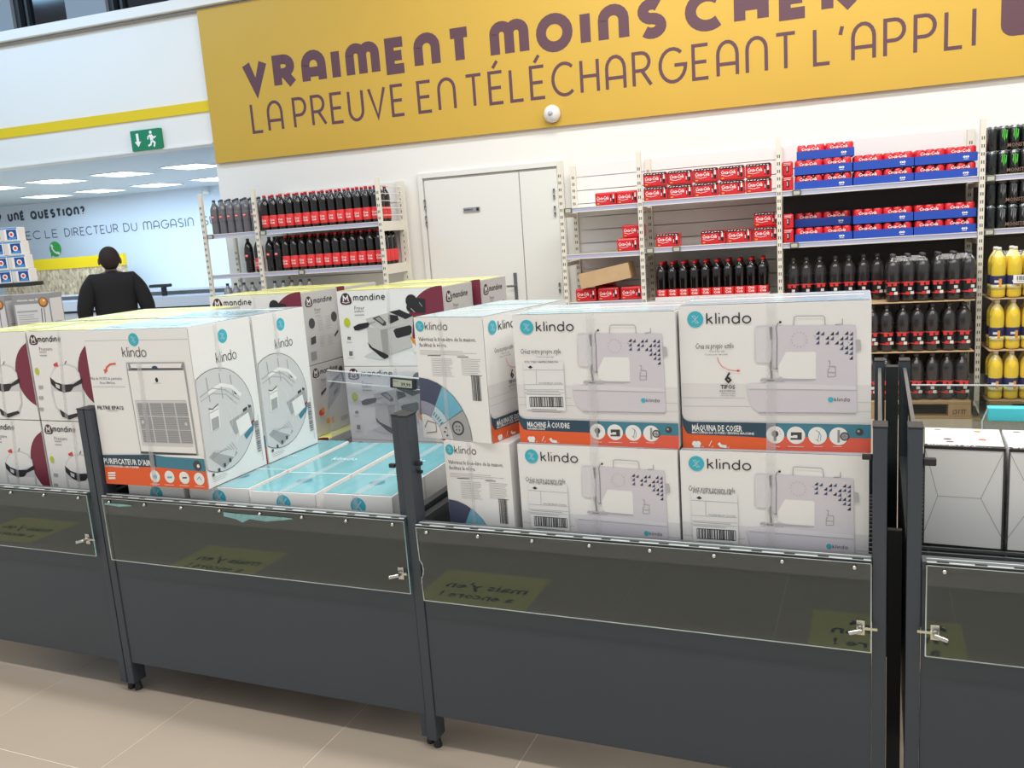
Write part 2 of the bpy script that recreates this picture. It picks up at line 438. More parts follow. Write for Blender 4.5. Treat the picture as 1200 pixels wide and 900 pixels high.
struct(wobj(mb, 'trim_1'))
mb = MB(); mb.box(-12.5, 5, 7.03, 7.3, 3.682, 3.77, 'wall_white'); mb.box(-12.5, 5, 7.085, 7.109, 3.65, 3.665, 'mid_grey')
struct(wobj(mb, 'trim_2'))
mb = MB(); segs = [(-12.5, -8.9), (-8.2, -7.56), (-6.87, -6.38), (-5.645, 5)]
for a, b in segs: mb.box(a, b, 7.32, 7.45, 3.77, 6.2, 'grey_panel')
struct(wobj(mb, 'wall_upper'))
for k, (a, b) in enumerate([(-8.9, -8.2), (-7.56, -6.87), (-6.38, -5.645)]):
    w_ = MB(); w_.box(a, a+.06, 7.36, 7.42, 3.77, 6.2, 'bin_metal_dark'); w_.box(b-.03, b, 7.36, 7.42, 3.77, 6.2, 'bin_metal_dark')
    w_.box(a+.12, a+.15, 7.38, 7.42, 3.77, 6.2, 'bin_metal_dark')
    wo = struct(wobj(w_, 'window_%d' % (k+1)))
    p = MB(); p.box(a, b, 7.42, 7.44, 3.77, 6.2, 'dark_window'); p.obj('pane', wo)
mb = MB(); mb.box(-20, -5, 13.2, 13.35, -.001, 2.64, 'office_white'); struct(wobj(mb, 'wall_office'))
mb = MB(); mb.box(-5.19, -5.05, 7.3, 13.2, -.001, 2.62, 'office_white'); struct(wobj(mb, 'wall_right'))
mb = MB(); mb.box(-20, -5.19, 7.3, 13.2, 2.62, 2.7, 'office_ceiling'); struct(wobj(mb, 'ceiling'))
# recessed office lamps
lm = thing('ceiling_light', 'x', 'light', W(-7.6, 9.9, 2.62), WR, 'square ceiling lights of the bright side room')
f = MB()
for a in ((-.30, .30, -.30, -.285), (-.30, .30, .285, .30), (-.30, -.285, -.285, .285), (.285, .30, -.285, .285)): f.box(a[0], a[1], a[2], a[3], -.012, -.001, 'cap_white')
f.obj('frame', lm); f = MB(); f.box(-.285, .285, -.285, .285, -.008, -.001, 'lamp'); f.obj('diffuser', lm)
pl = ['nearest row, at the right end beside the yellow board', 'nearest row, second from the right, left of the exit sign', 'nearest row, third from the right', 'nearest row, at the left edge of the photo']
pf = ['second row, right end beside the yellow board', 'second row, just below the exit sign', 'second row, third from the right', 'second row, fourth from the right', 'second row, at the left edge of the photo']
k = 0
for row, (dd, names) in enumerate(((9.9, pl), (11.95, pf))):
    for i, s_ in enumerate(names):
        o = lm if k == 0 else copy_tree(lm); k += 1
        o.location = W(-7.6-1.157*i-(0 if row == 0 else 0), dd, 2.62); o['label'] = 'square white ceiling light, '+s_
# the lamps' own light, cool white
for i in range(4): area(W(-7.6-1.6*i, 11.0, 2.58), 1.2, 3.0, 40, (.60, .81, 1), WR)

# lettering on the office wall
a = Art(8, 1)
x = 0
def letters(name, label, rows, d, mt):
    """rows: (text, u0, width, baseline z, cap height, pen)"""
    t = thing(name, label, 'lettering', W(rows[0][1], d, rows[0][3]), WR)
    for t_, u0, wd_, z, h, w in rows:
        a = Art(9, 1); a.stroke(mt, t_, (0, 0), h, w, gap=.12 if w > .03 else .15, width=wd_)
        mb = MB(); a.put(mb, (u0-rows[0][1], 0, z-rows[0][3]), (1, 0, 0), (0, 0, 1), .002); mb.obj('word', t)
    return t
letters('wall_lettering', 'bold dark lettering asking "une question?" on the pale office wall', [('?', -14.82, .12, 2.33, .165, .044), ('UNÈ', -14.55, .43, 2.325, .165, .044), ('QUESTION?', -13.98, 1.33, 2.325, .165, .044)], 13.198, 'grey_ink')
letters('wall_lettering', 'thin grey lettering "le directeur du magasin" below the bold question', [('AVEC', -14.62, .82, 1.95, .16, .017), ('LE', -13.70, .32, 1.95, .16, .017), ('DIRECTEUR', -13.22, 1.28, 1.95, .16, .017), ('DU', -11.83, .32, 1.95, .16, .017), ('MAGASIN', -11.38, 1.12, 1.95, .16, .017), ('SUR', -10.06, .42, 1.95, .16, .017)], 13.198, 'grey_ink_light')
a = Art(.4, .4); a.circ('phone_green', (.2, .2), .145, 28); a.up()
a.P('phone_green', (.07, .05), (.13, .09), (.08, .15)); a.up()
a.ribbon('white_ink', [(.125, .275), (.13, .21), (.17, .155), (.23, .12), (.29, .125)], .034)
a.ribbon('white_ink', [(.112, .29), (.148, .235)], .05); a.ribbon('white_ink', [(.235, .135), (.295, .105)], .05)
mb = MB(); a.put(mb, (-13.70, 13.198, 1.537), (1, 0, 0), (0, 0, 1), .002); tag(mb.obj('phone_emblem', rz=WR), 'round green sticker with a white telephone handset on the wall', 'sticker')
# chipboard partition, counter
t = thing('partition', 'chipboard partition with a yellow band on top, behind the man in black', 'partition', W(-14.2, 12.55, 0), WR)
mb = MB(); mb.box(0, 2.86, 0, .06, 0, 1.36, 'osb'); mb.obj('board', t)
mb = MB(); mb.box(0, 2.86, -.01, .07, 1.36, 1.56, 'stripe_yellow'); mb.obj('yellow_band', t)
t = thing('counter', 'long low white counter behind the man, left of the bottle rack', 'counter', W(-8.6, 7.45, 0), WR)
mb = MB(); mb.box(0, 3.1, 0, .7, .0, .93, 'office_white'); mb.obj('body', t)
mb = MB(); mb.box(-.02, 3.12, -.02, .7, .932, .955, 'bin_metal_dark'); mb.obj('dark_strip', t)  # solid dark strip between body and worktop
mb = MB(); mb.box(-.04, 3.14, -.05, .72, .957, 1.06, 'office_white'); mb.obj('worktop', t)
mb = MB(); mb.box(-.04, 3.14, .3, .74, 1.062, 1.10, 'rail_grey'); mb.obj('raised_edge', t)
t = thing('card_terminal', 'small dark device on the white counter right of the man', 'device', W(-6.40, 7.58, 1.061), WR)
mb = MB(); mb.box(-.02, .02, .0, .04, 0, .09, 'bin_metal_dark'); mb.obj('stand', t)
mb = MB(); mb.box(-.16, .08, -.02, .06, .092, .125, 'cap_plastic'); mb.obj('head', t, .008)
mb = MB(); mb.lathe([(.03, -.07), (.06, -.05), (.07, 0)], 'cap_white', 12); o = mb.obj('wall_camera', loc=W(-9.855, 13.1, 2.55)); tag(o, 'tiny dome camera high on the pale office wall', 'camera')

# exit sign
t = thing('exit_sign', 'green emergency exit sign with arrow and running figure', 'sign', W(-6.093, 7.07, 2.495), WR)
mb = MB(); mb.box(0, .345, 0, .037, 0, .19, 'exit_green'); mb.obj('sign_plate', t, .002)
a = Art(.345, .19)
a.P('white_ink', (.065, .16), (.095, .16), (.095, .085), (.118, .085), (.08, .035), (.042, .085), (.065, .085))
face_art(a, 'front', 0, 0, 0).obj('arrow', t); a = Art(.345, .19)
a.circ('white_ink', (.238, .158), .016, 12)
a.ribbon('white_ink', [(.235, .135), (.245, .085)], .036)
a.ribbon('white_ink', [(.245, .08), (.275, .06), (.262, .022)], .018); a.ribbon('white_ink', [(.24, .08), (.225, .045), (.195, .035)], .018)
a.ribbon('white_ink', [(.232, .135), (.205, .12), (.2, .095)], .014); a.ribbon('white_ink', [(.245, .13), (.272, .105), (.295, .118)], .014)
face_art(a, 'front', 0, 0, 0).obj('running_figure', t)

# the banner
t = thing('banner', 'huge mustard yellow wall banner with maroon lettering', 'banner', W(-5.165, 7.075, 2.30), WR)
mb = MB(); mb.box(0, 8.4, 0, .03, 0, 1.36, 'banner'); mb.obj('panel', t)
a = Art(9, 2)
def word(mt, s_, pos, h, w, width):
    a = Art(9, 2); a.stroke(mt, s_, pos, h, w, gap=.12 if w > .05 else .2, width=width); face_art(a, 'front', 0, 0, 0).obj('word', t)
for s_, u0, u1 in (('VRAIMENT', -4.766, -2.517), ('MOINS', -2.381, -.922), ('CHER', -.799, .459)): word('maroon_ink', s_, (u0+5.165, .575), .298, .083, u1-u0)
for s_, u0, u1 in (('LA', -4.725, -4.39), ('PREUVE', -4.283, -3.181), ('EN', -3.06, -2.705), ('TÉLÉCHARGEANT', -2.619, .022), ("L'APPLI", .136, 1.211)): word('maroon_ink', s_, (u0+5.165, .225), .27, .026, u1-u0)
a.P('maroon_ink', *([(6.53+x, .27+y) for x, y in arc(.08, .08, .08, .08, 180, 270, 5)+arc(.52, .08, .08, .08, 270, 360, 5)+arc(.52, .52, .08, .08, 0, 90, 5)+arc(.08, .52, .08, .08, 90, 180, 5)]))
a.up(); a.P('white_ink', (6.65, .5), (6.95, .5), (6.95, .72), (6.65, .72))
face_art(a, 'front', 0, 0, 0).obj('app_emblem', t)
t = thing('round_sensor', 'white round sensor on the lower edge of the yellow banner', 'sensor', W(-1.875, 7.073, 2.40), WR)
mb = MB(); mb.lathe([(.07, 0), (.07, .03), (.055, .055), (.03, .07), (.005, .074)], 'cap_white', 20)
o = mb.obj('housing', t); o.rotation_euler = (PI/2, 0, 0)
mb = MB(); mb.lathe([(.02, .075), (.015, .085), (.004, .088)], 'price_rail', 12); o = mb.obj('lens', t); o.rotation_euler = (PI/2, 0, 0)

# double door
d = MB(); d.box(-3.07, -2.207, 7.085, 7.109, 0, 1.965, 'door_white'); door = struct(d.obj('door_1', rz=WR, bevel=.003))
p = MB(); p.box(-2.2, -1.875, 7.085, 7.109, 0, 1.965, 'door_white'); p.obj('narrow_leaf', door, .003)
p = MB(); p.box(-2.31, -2.28, 7.078, 7.084, .90, 1.13, 'rail_grey'); h_ = p.obj('handle_plate', door, .002)
p = MB(); p.tube([(-2.295, 7.08, 1.02), (-2.295, 7.03, 1.02), (-2.36, 7.03, 1.02)], .009, 'rail_grey', 8); p.obj('lever', h_)
for x in (-3.075, -1.905):
    for z in (1.81, 1.67, 1.03):
        p = MB()
        for q in (0, .05): p.tube([(x, 7.075, z-q-.04), (x, 7.075, z-q-.005)], .008, 'rail_grey', 6)
        p.obj('hinge', door)
p = MB()
for b_ in ((-3.13, -3.085, 0, 2.03), (-1.86, -1.82, 0, 2.03), (-3.085, -1.86, 1.985, 2.03)): p.box(b_[0], b_[1], 7.082, 7.109, b_[2], b_[3], 'door_white')
p.box(-3.085, -1.86, 7.095, 7.108, 1.966, 1.984, 'seam'); p.obj('frame', door, .003)
t = thing('door_sign', 'small grey nameplate on the white double door', 'sign', W(-2.721, 7.075, 1.67), WR)
mb = MB(); mb.box(0, .15, 0, .008, 0, .038, 'mid_grey'); mb.obj('plate', t)
a = Art(.15, .038); a.text('black_ink', 'RESERVE', (.01, .012), .02, True); face_art(a, 'front', 0, 0, 0).obj('print', t); a = Art(.15, .038); a.R('black_ink', .12, .006, .143, .032); face_art(a, 'front', 0, 0, 0).obj('symbol', t)

# ------------------------------------------------------------------ the display bins
def decal(x0, y0, label):
    # floor sticker read by people walking the other way; the clear flaps mirror it
    a = Art(.5, .34)
    a.R('decal_yellow', 0, 0, .5, .34); a.up()
    a.text('black_ink', "mais y'en", (.05, .165), .085, True, width=.38); a.text('black_ink', 'a encore !', (.08, .075), .075, True, width=.34)
    mb = MB(); a.put(mb, (x0+.5, y0+.34, .0002), (-1, 0, 0), (0, -1, 0)); return tag(mb.obj('floor_sticker'), label, 'sticker')
decal(-1.79, .71, 'yellow floor sticker mirrored in the clear flap under the brown-labelled sewing machine boxes, left end')
decal(-.22, .74, 'yellow floor sticker mirrored in the clear flap beside its right-hand latch')
decal(-3.18, .71, 'yellow floor sticker mirrored in the clear flap below the air purifier box')
decal(-4.76, .575, 'yellow floor sticker mirrored in the leftmost clear flap')

def ext(mb, pts, y0, y1, m, edge=None):
    """upright sheet: outline pts (x, z) between y0 and y1"""
    n = len(pts); mb.add([(x, y0, z) for x, z in pts], [tuple(range(n))], m); mb.add([(x, y1, z) for x, z in pts], [tuple(reversed(range(n)))], m)
    for i in range(n):
        a, b = pts[i], pts[(i+1) % n]; mb.add([(a[0], y0, a[1]), (a[0], y1, a[1]), (b[0], y1, b[1]), (b[0], y0, b[1])], [(0, 1, 2, 3)], edge or m)
bolt = MB(); bolt.lathe([(.0055, 0), (.0055, .004), (.003, .007)], 'steel', 8); bolt_me = bolt.mesh('bolt')
def post(t, x, y, z=1.018, back=False, w=.03):
    mb = MB(); mb.box(x, x+w, y, y+.055, .035, z-.004, 'bin_metal'); p = mb.obj('post', t, .0025)
    mb = MB(); mb.box(x-.0008, x+w+.0008, y-.0008, y+.0558, z-.004, z, 'cap_plastic'); mb.obj('cap', p, .001)
    mb = MB(); mb.lathe([(.013, 0), (.0135, .006), (.011, .014), (.008, .035)], 'black_ink', 10, (x+w/2, y+.03)); mb.obj('foot', p)
    return p
def bay(label, x0, x1, left=True, right=True, latch='right', notch=False, ex0=None, clips=True, bolts=8, boltx=None, back_z=None, z=.72, y=2.0, flip=False, ax=0, front=True, floor_z=.585):
    """one bay between x0 and x1 (outer edges), front at y"""
    t = thing('display_bin', label, 'display bin', (x0, y, 0), PI if flip else 0, 'dark grey metal bargain bins')
    L = x1-x0; w = .03; a = w if left else .0; b = L-w if right else L-.0
    if left: post(t, 0, 0); post(t, 0, .875)
    if right: post(t, L-w, 0); post(t, L-w, .875)
    mb = MB(); mb.box(a+.001, b-.001, .004, .012, .115, z-.022, 'bin_metal'); mb.box(a+.001, b-.001, .012, .03, .115, .13, 'bin_metal'); mb.obj('front_panel', t, .001)
    mb = MB(); mb.box(a+.001, b-.001, -.002, .034, z-.021, z-.002, 'bin_metal'); mb.box(a+.001, b-.001, -.004, .034, z-.002, z, 'rail_grey'); rail = mb.obj('top_rail', t, .0008)
    mb = MB(); mb.box(.004, .01, .056, .874, .13, z-.02, 'bin_metal_dark'); mb.box(.002, .028, .056, .874, z-.02, z, 'bin_metal_dark'); mb.obj('side_panel', t)
    mb = MB(); mb.box(L-.01, L-.004, .056, .874, .13, z-.02, 'bin_metal_dark'); mb.box(L-.028, L-.002, .056, .874, z-.02, z, 'bin_metal_dark'); mb.obj('side_panel', t)
    mb = MB(); mb.box(a, b, .9, .91, .13, back_z or z, 'bin_metal_dark'); mb.obj('back_panel', t)
    # wire floor
    mb = MB(); n = 24
    for i in range(n): yy = .04+i*.0355; mb.box(.03, L-.03, yy, yy+.006, floor_z-.006, floor_z, 'rail_grey')
    k = int(L/.15)
    for i in range(k): xx = .05+i*(L-.1)/(k-1); mb.box(xx, xx+.006, .034, .89, floor_z-.013, floor_z-.007, 'bin_metal_dark')
    mb.box(.012, L-.012, .014, .032, floor_z-.03, floor_z-.014, 'bin_metal_dark'); mb.box(.012, L-.012, .876, .894, floor_z-.03, floor_z-.014, 'bin_metal_dark')
    tag(mb.obj('wire_floor', t), kind='stuff')
    if not front: return t
    # hinged clear flap, folded down
    fx0, fx1, z0, z1 = a+.004, b-.002, z-.222, z-.006
    if ax: fx0 += ax
    pts = [(fx0, z1), (fx0, z0), (fx1, z0), (fx1, z1)]
    if notch: pts = [(fx0, z1), (fx0+.002, z1-.07), (fx0+.003, z1-.095), (fx0+.010, z1-.108), (fx0+.012, z1-.125), (fx0+.009, z1-.14), (fx0+.004, z1-.15), (fx0+.003, z1-.165), (fx0+.005, z0), (fx1, z0), (fx1, z1)]
    mb = MB(); ext(mb, pts, -.0145, -.0105, 'acrylic', 'edge_white'); fl = mb.obj('clear_flap', t)
    mb = MB()
    for i in range(len(pts)-1):
        p, q = pts[i], pts[i+1]; mb.tube([(p[0], -.0125, p[1]), (q[0], -.0125, q[1])], .0014, 'edge_white' if i < len(pts)-2 or notch else 'edge_teal', 5)
    mb.obj('flap_edge', fl)
    mb = MB(); mb.box(fx0, fx1, -.013, -.009, z+.001, z+.003, 'edge_white'); mb.box(fx0, fx1, .008, .011, z+.001, z+.003, 'edge_white'); mb.box(fx0, fx1, -.009, .008, z+.001, z+.0016, 'rail_grey')
    hn = 16
    for i in range(hn): xx = fx0+.02+i*(fx1-fx0-.06)/(hn-1); mb.box(xx, xx+.024, -.0134, -.006, z+.003, z+.0042, 'bin_metal_dark')
    mb.obj('hinge_strip', fl)
    for bx_ in (boltx or [fx0+.035+i*(fx1-fx0-.07)/(bolts-1) for i in range(bolts)]):
        o = inst('bolt', bolt_me, rail, (bx_, -.0146, z-.016)); o.rotation_euler = (PI/2, 0, 0)
    for sd in latch.split():
        lx = fx1-.022 if sd == 'right' else fx0+.018; s_ = 1 if sd == 'right' else -1
        mb = MB(); mb.box(lx-.009, lx+.009, -.019, -.0148, z-.178, z-.142, 'steel'); mb.box(min(lx, lx+s_*(.036 if right or sd == 'left' else .02)), max(lx, lx+s_*(.036 if right or sd == 'left' else .02)), -.021, -.0191, z-.164, z-.157, 'steel')
        mb.tube([(lx, -.021, z-.16), (lx, -.036, z-.16), (lx-s_*.012, -.04, z-.162), (lx-s_*.024, -.04, z-.166)], .0055, 'steel', 8)
        mb.obj('latch', t, .001)
    return t
def side_sheet(t, x, y0, y1, z0, z1, tilt=0):
    mb = MB(); mb.box(x-.002, x+.002, y0, y1, z0, z1-.004, 'acrylic')
    o = mb.obj('side_sheet', t)
    mb = MB(); mb.box(x-.0045, x+.0045, y0, y1, z1-.004, z1, 'rail_grey'); mb.obj('sheet_edge', o)
    return o
bB = bay('dark grey bin holding the sewing machine boxes, broken notch in its flap', -1.218, .021, notch=True, bolts=8, z=.707)
bA = bay('dark grey bin under the air purifier and teal flat boxes', -2.408, -1.219, right=False, back_z=.6, z=.722)
bL = bay('leftmost dark grey bin, full of pressure cooker boxes', -3.70, -2.412, z=.728)
bD = bay('rightmost dark grey bin with black-edged blender boxes on its wire floor', .062, 1.30, latch='left', floor_z=.678, ax=.006, z=.714)
mb = MB(); mb.box(-.038, -.003, .86, .9, .03, 1.0, 'bin_metal_dark'); mb.obj('filler_post', bD)
mb = MB(); mb.box(-.037, -.004, .22, .24, .0, .70, 'bin_metal_dark'); mb.obj('gap_shade_panel', bD)  # added dark sheet standing in for the shade inside the gap
# narrow second upright of the middle bin, seen beside the shared post
post(bA, 1.162, .012, w=.026)
side_sheet(bB, 1.224, .056, .874, .72, .995); side_sheet(bD, .015, .056, .874, .72, .995)
def rear_sheet(t, x0, x1, z1=.94, name='rear_sheet', m='acrylic'):
    mb = MB(); mb.box(x0, x1, .868, .872, .725, z1, m); o = mb.obj(name, t)
    mb = MB(); mb.box(x0, x1, .866, .874, z1, z1+.003, 'edge_white'); mb.obj('sheet_edge', o)
rear_sheet(bD, .035, 1.2); rear_sheet(bB, .035, 1.2)
# small black clips and knobs on the posts
def clip(t, x, y, z, s=.012):
    mb = MB(); mb.box(x, x+s*1.6, y, y+s, z, z+s, 'black_ink'); mb.obj('clip', t, .002)
clip(bB, .031, .02, .87); clip(bB, .031, .03, .845, .009); clip(bA, 1.135, .02, .86); clip(bD, .031, .005, .93, .016); clip(bB, 1.187, .0, .94)
# hazy rear sheet with price rail on the middle bin
mb = MB(); mb.box(.31, .80, .915, .918, .60, .975, 'acrylic_haze'); hz = mb.obj('rear_sheet', bA); hz.rotation_euler = (0, 0, 0)
t = thing('price_rail', 'clear price rail with an electronic price tag, leaning over the middle bin', 'price rail', (-2.08, 2.905, .945), 0)
t.rotation_euler = (0, math.radians(4.5), 0)
mb = MB(); mb.box(0, .50, 0, .003, -.004, .038, 'acrylic_haze'); mb.box(0, .50, -.004, .004, .038, .042, 'edge_white'); mb.box(0, .50, -.004, .004, -.006, -.004, 'edge_white'); mb.obj('rail', t)
mb = MB(); mb.box(.300, .415, -.010, -.0005, -.006, .036, 'bin_metal_dark'); e = mb.obj('price_tag', t, .002)
a = Art(.115, .042); a.R('lcd', .014, .006, .1, .037); a.up(); a.text('black_ink', '39,90', (.05, .012), .02, True); a.text('black_ink', 'friteuse', (.016, .027), .008)
mb = MB(); a.put(mb, (.300, -.0102, -.006), (1, 0, 0), (0, 0, 1)); mb.obj('display', e)
# second row of bins, back to back
def rear_bay(label, x0):
    t = thing('display_bin', label, 'display bin', (x0+.02, 2.935, 0), 0, 'dark grey metal bargain bins')
    for x in (0, 1.2):
        for y in (0, .875):
            post(t, x, y, .9)
    mb = MB(); mb.box(.031, 1.199, .91, .92, .115, .72, 'bin_metal'); mb.obj('front_panel', t)
    for x in (.004, 1.22): mb = MB(); mb.box(x, x+.006, .056, .874, .13, .72, 'bin_metal_dark'); mb.obj('side_panel', t)
    mb = MB(); mb.box(.011, 1.218, .056, .909, .35, .365, 'bin_metal_dark'); mb.obj('bottom_panel', t)
rear_bay('dark bin of the back row, under the deep fryer boxes', -2.74)
rear_bay('dark bin of the back row, behind the pressure cooker boxes', -3.98)
rear_bay('dark bin of the back row, under the grey drill boxes', -5.22)
# torn clear film
def film(name, label, loc, pts, seed):
    rnd = random.Random(seed); mb = MB(); bm = []
    nx, nz = 5, 9; P = []
    for j in range(nz+1):
        for i in range(nx+1):
            s_, q = i/nx, j/nz; x = pts[0]+(pts[1]-pts[0])*s_*(1-.5*q); z = pts[2]+(pts[3]-pts[2])*q
            P.append((x+rnd.uniform(-.004, .004), rnd.uniform(-.003, .003), z+rnd.uniform(-.004, .004)))
    mb.add(P, [(j*(nx+1)+i, j*(nx+1)+i+1, (j+1)*(nx+1)+i+1, (j+1)*(nx+1)+i) for j in range(nz) for i in range(nx)], 'film', False)
    return tag(mb.obj(name, loc=loc), label, 'film')
film('torn_film', 'crumpled scrap of clear film hanging between the two right-hand bins', (.041, 2.05, .0), (-.017, .012, .93, .74), 2)

mat('film_teal', (150, 205, 205), .25, alpha=.75)
zs = [(-2.36, .701, .697), (-2.30, .703, .693), (-2.24, .702, .698), (-2.05, .701, .698), (-2.0, .702, .692), (-1.93, .701, .697), (-1.86, .703, .690), (-1.81, .702, .683), (-1.79, .702, .674), (-1.76, .702, .688), (-1.70, .702, .684), (-1.64, .702, .692), (-1.60, .701, .698)]
for a_, b_, n_ in ((-2.4, -2.2, 'small torn shred of teal film on the rail below the air purifier'), (-1.87, -1.5, 'larger torn shred of teal film on the rail below the flat boxes')):
    mb = MB(); q_ = [z for z in zs if a_ < z[0] < b_]
    for p, q in zip(q_[:-1], q_[1:]): mb.poly([(p[0], 1.9815, p[2]), (q[0], 1.983, q[2]), (q[0], 1.9815, q[1]), (p[0], 1.983, p[1])], 'film_teal')
    tag(mb.obj('film_shred'), n_, 'film')
# ------------------------------------------------------------------ print designs
def klindo(a, c, r, tp, h, w, pen):
    a.up(); a.circ('teal', c, r, 28); a.up()
    x, y = a.m(c); k = r*.55
    for p in ([(-.75, .75), (.75, -.75)], [(.75, .75), (-.75, -.75)], [(-.75, .75), (-.15, .85), (.2, .3)], [(.75, -.75), (.15, -.85), (-.2, -.3)]):
        a.ribbon('pale_sky', [(x+q[0]*k, y+q[1]*k) for q in p], r*.07, raw=True)
    a.stroke('black_ink', 'klindo', tp, h, pen, gap=.13, width=w)
def machine_art(word, sub, lang, sticker, dy=0):
    q = ((65, 140), (1030, 100), (1030, 860), (97, 835)); a = Art(.435, .345, q)
    a.P('white_ink', (65, 140), (1030, 100), (1030, 860), (97, 835))
    a.up(); a.P('carton_white', (66, 520), (1029, 525), (1029, 714), (92, 700))
    a.up(); a.R('faint_ink', 90, 590, 400, 591.5); a.R('faint_ink', 92, 632, 425, 633.5); a.R('faint_ink', 960, 610, 1030, 611.5); a.R('faint_ink', 955, 655, 1030, 656.5)
    klindo(a, (150, 205), .0193, (205, 230), .028, .106, .0031)
    # sewing machine picture
    a.up(); a.P('machine_shade', (465, 662), (956, 664), (950, 669), (470, 668))
    a.P('machine_lilac', (455, 234), (950, 226), (956, 545), (958, 655), (945, 662), (465, 660), (432, 632), (418, 590), (410, 545), (448, 530), (500, 515), (575, 490), (575, 470), (525, 415), (455, 415), (447, 400), (447, 245))
    a.up(); a.P('white_ink', (566, 430), (602, 362), (745, 360), (753, 370), (753, 508), (590, 492), (566, 480))
    a.P('machine_pale', (447, 245), (525, 236), (525, 415), (455, 415))
    a.P('machine_shade', (950, 300), (975, 300), (978, 352), (952, 354)); a.P('machine_pale', (412, 520), (590, 517), (950, 530), (955, 548), (410, 545))
    a.up(); a.R('machine_shade', 590, 494, 752, 504); a.ribbon('machine_shade', [(420, 547), (955, 550)], .0012)
    a.ribbon('machine_shade', [(640, 232), (642, 190), (655, 184), (785, 182), (795, 190), (798, 228)], .0022)
    a.ribbon('soft_ink', [(848, 225), (884, 222), (884, 195)], .0012)
    a.P('black_ink', (519, 240), (531, 239), (531, 300), (525, 306)); a.ribbon('soft_ink', [(533, 238), (533, 440)], .0012)
    a.ribbon('soft_ink', [(572, 216), (560, 222), (553, 240), (558, 300), (557, 446), (545, 448)], .0014); a.circ('black_ink', (573, 215), .003, 8)
    a.ribbon('black_ink', [(528, 405), (526, 455)], .0032); a.ribbon('black_ink', [(530, 455), (533, 500)], .0045); a.ribbon('soft_ink', [(515, 430), (540, 445), (562, 445)], .0015)
    a.P('machine_shade', (480, 494), (592, 496), (596, 510), (474, 508)); a.P('black_ink', (508, 500), (545, 500), (545, 508), (508, 508))
    x, y = a.m((668, 300))
    for i in range(14):
        t_ = math.radians(i*25.7); a.ribbon('machine_shade', [(x+.0155*math.cos(t_), y+.0155*math.sin(t_)), (x+.0185*math.cos(t_), y+.0185*math.sin(t_))], .0018, raw=True)
    for r_, cs in enumerate(((0, 1, 3, 4, 6, 7), (0, 2, 3, 5, 6, 7), (0, 2, 4, 5, 7), (5, 6, 7), (6, 7), (7,))):
        for c_ in cs:
            X, Y = 752+c_*24, 262+r_*24+(c_ % 2)*3; a.P('tri_blue' if (c_+r_) % 3 else 'black_ink', (X-2, Y+13), (X+17, Y-6), (X+17, Y+13))
            if (c_+r_) % 4 == 1: a.ribbon('mid_grey', [(X-10, Y-8), (X, Y+4)], .0008)
    a.ribbon('mid_grey', [(812, 405), (822, 405), (822, 432), (850, 434), (850, 482), (812, 485), (812, 450), (822, 440)], .0011); a.R('faint_ink', 814, 430, 848, 434); a.R('faint_ink', 812, 460, 850, 464)
    a.circ('teal', (827, 597), .0062, 14); a.stroke('soft_ink', 'klindo', (845, 606), .010, .0014, width=.034)
    # words on the left
    if sticker:
        a.text('black_ink', 'Créez votre propre style', (110, 352), .019, width=.115, shear=.15); a.text('soft_ink', 'Creëer uw eigen stijl', (200, 372), .006, width=.05)
        m0 = a.m; a.m = lambda p: m0((p[0], p[1]-dy))
        a.up(); a.P('label_white', (125, 395), (360, 390), (368, 660), (140, 655)); a.up()
        a.text('black_ink', 'POL Y1E/1 HAPRICMASON', (135, 402), .0085, width=.094); a.P('black_ink', (153, 425), (167, 415), (182, 425), (167, 433))
        for i, yy in enumerate((440, 520, 548, 566)): a.ribbon('mid_grey', [(128, yy), (362, yy-3)], .0008)
        a.ribbon('mid_grey', [(200, 440), (202, 520)], .0008); a.text('soft_ink', 'POLYESTER ET COTON', (215, 515), .006, width=.065)
        for yy in (556, 574): a.lines('mid_grey', 140, 350, yy, 1, .004, .0012)
        for p in ([(158, 588), (352, 586)], [(158, 588), (160, 640)], [(352, 586), (354, 638)], [(160, 640), (354, 638)]): a.ribbon('black_ink', p, .0014)
        a.bars('black_ink', 166, 640, 346, 588, n=24); a.lines('soft_ink', 170, 345, 655, 2, .007, .001)
        a.m = m0
    else:
        a.text('black_ink', 'Crea su propio estilo', (152, 350), .019, width=.092, shear=.15); a.text('soft_ink', 'Crea il tuo stile', (220, 367), .006, width=.038); a.text('soft_ink', 'Create your own style', (198, 382), .006, width=.056)
        a.ribbon('red_ink', [(262, 390), (268, 412), (285, 436), (315, 452), (350, 458), (372, 457)], .0014); a.P('red_ink', (360, 450), (378, 456), (361, 464))
        a.text('black_ink', '6', (298, 517), .036, True); a.text('black_ink', 'TIPOS', (280, 546), .0135, True, width=.034); a.text('soft_ink', 'DE PUNTOS', (274, 561), .0055, True, width=.038); a.text('soft_ink', 'TIPI DI PUNTI', (282, 572), .004, width=.034); a.text('soft_ink', 'STITCH TYPES', (280, 582), .004, width=.034)
    # coloured bands
    a.up(); a.P('teal_navy', (90, 668), (97, 690), (112, 703), (135, 708), (400, 711), (560, 714), (560, 790), (400, 780), (140, 770), (118, 765), (104, 745), (94, 722))
    a.P('teal_deep', (560, 714), (1030, 720), (1030, 788), (560, 780)); a.P('orange', (90, 722), (94, 722), (104, 748), (118, 765), (140, 770), (560, 779), (560, 852), (97, 836)); a.P('orange_red', (560, 779), (1030, 788), (1030, 862), (560, 850))
    a.up(); a.text('white_ink', word, (140, 751), .0205, True, width=.122 if len(word) > 15 else .118); a.text('white_ink', sub, (140, 765), .0075, True, width=.15 if not sticker else .052)
    for X, Y in ((552, 771), (655, 773), (762, 775), (868, 777)): a.circ('white_ink', (X, Y), .0208, 26)
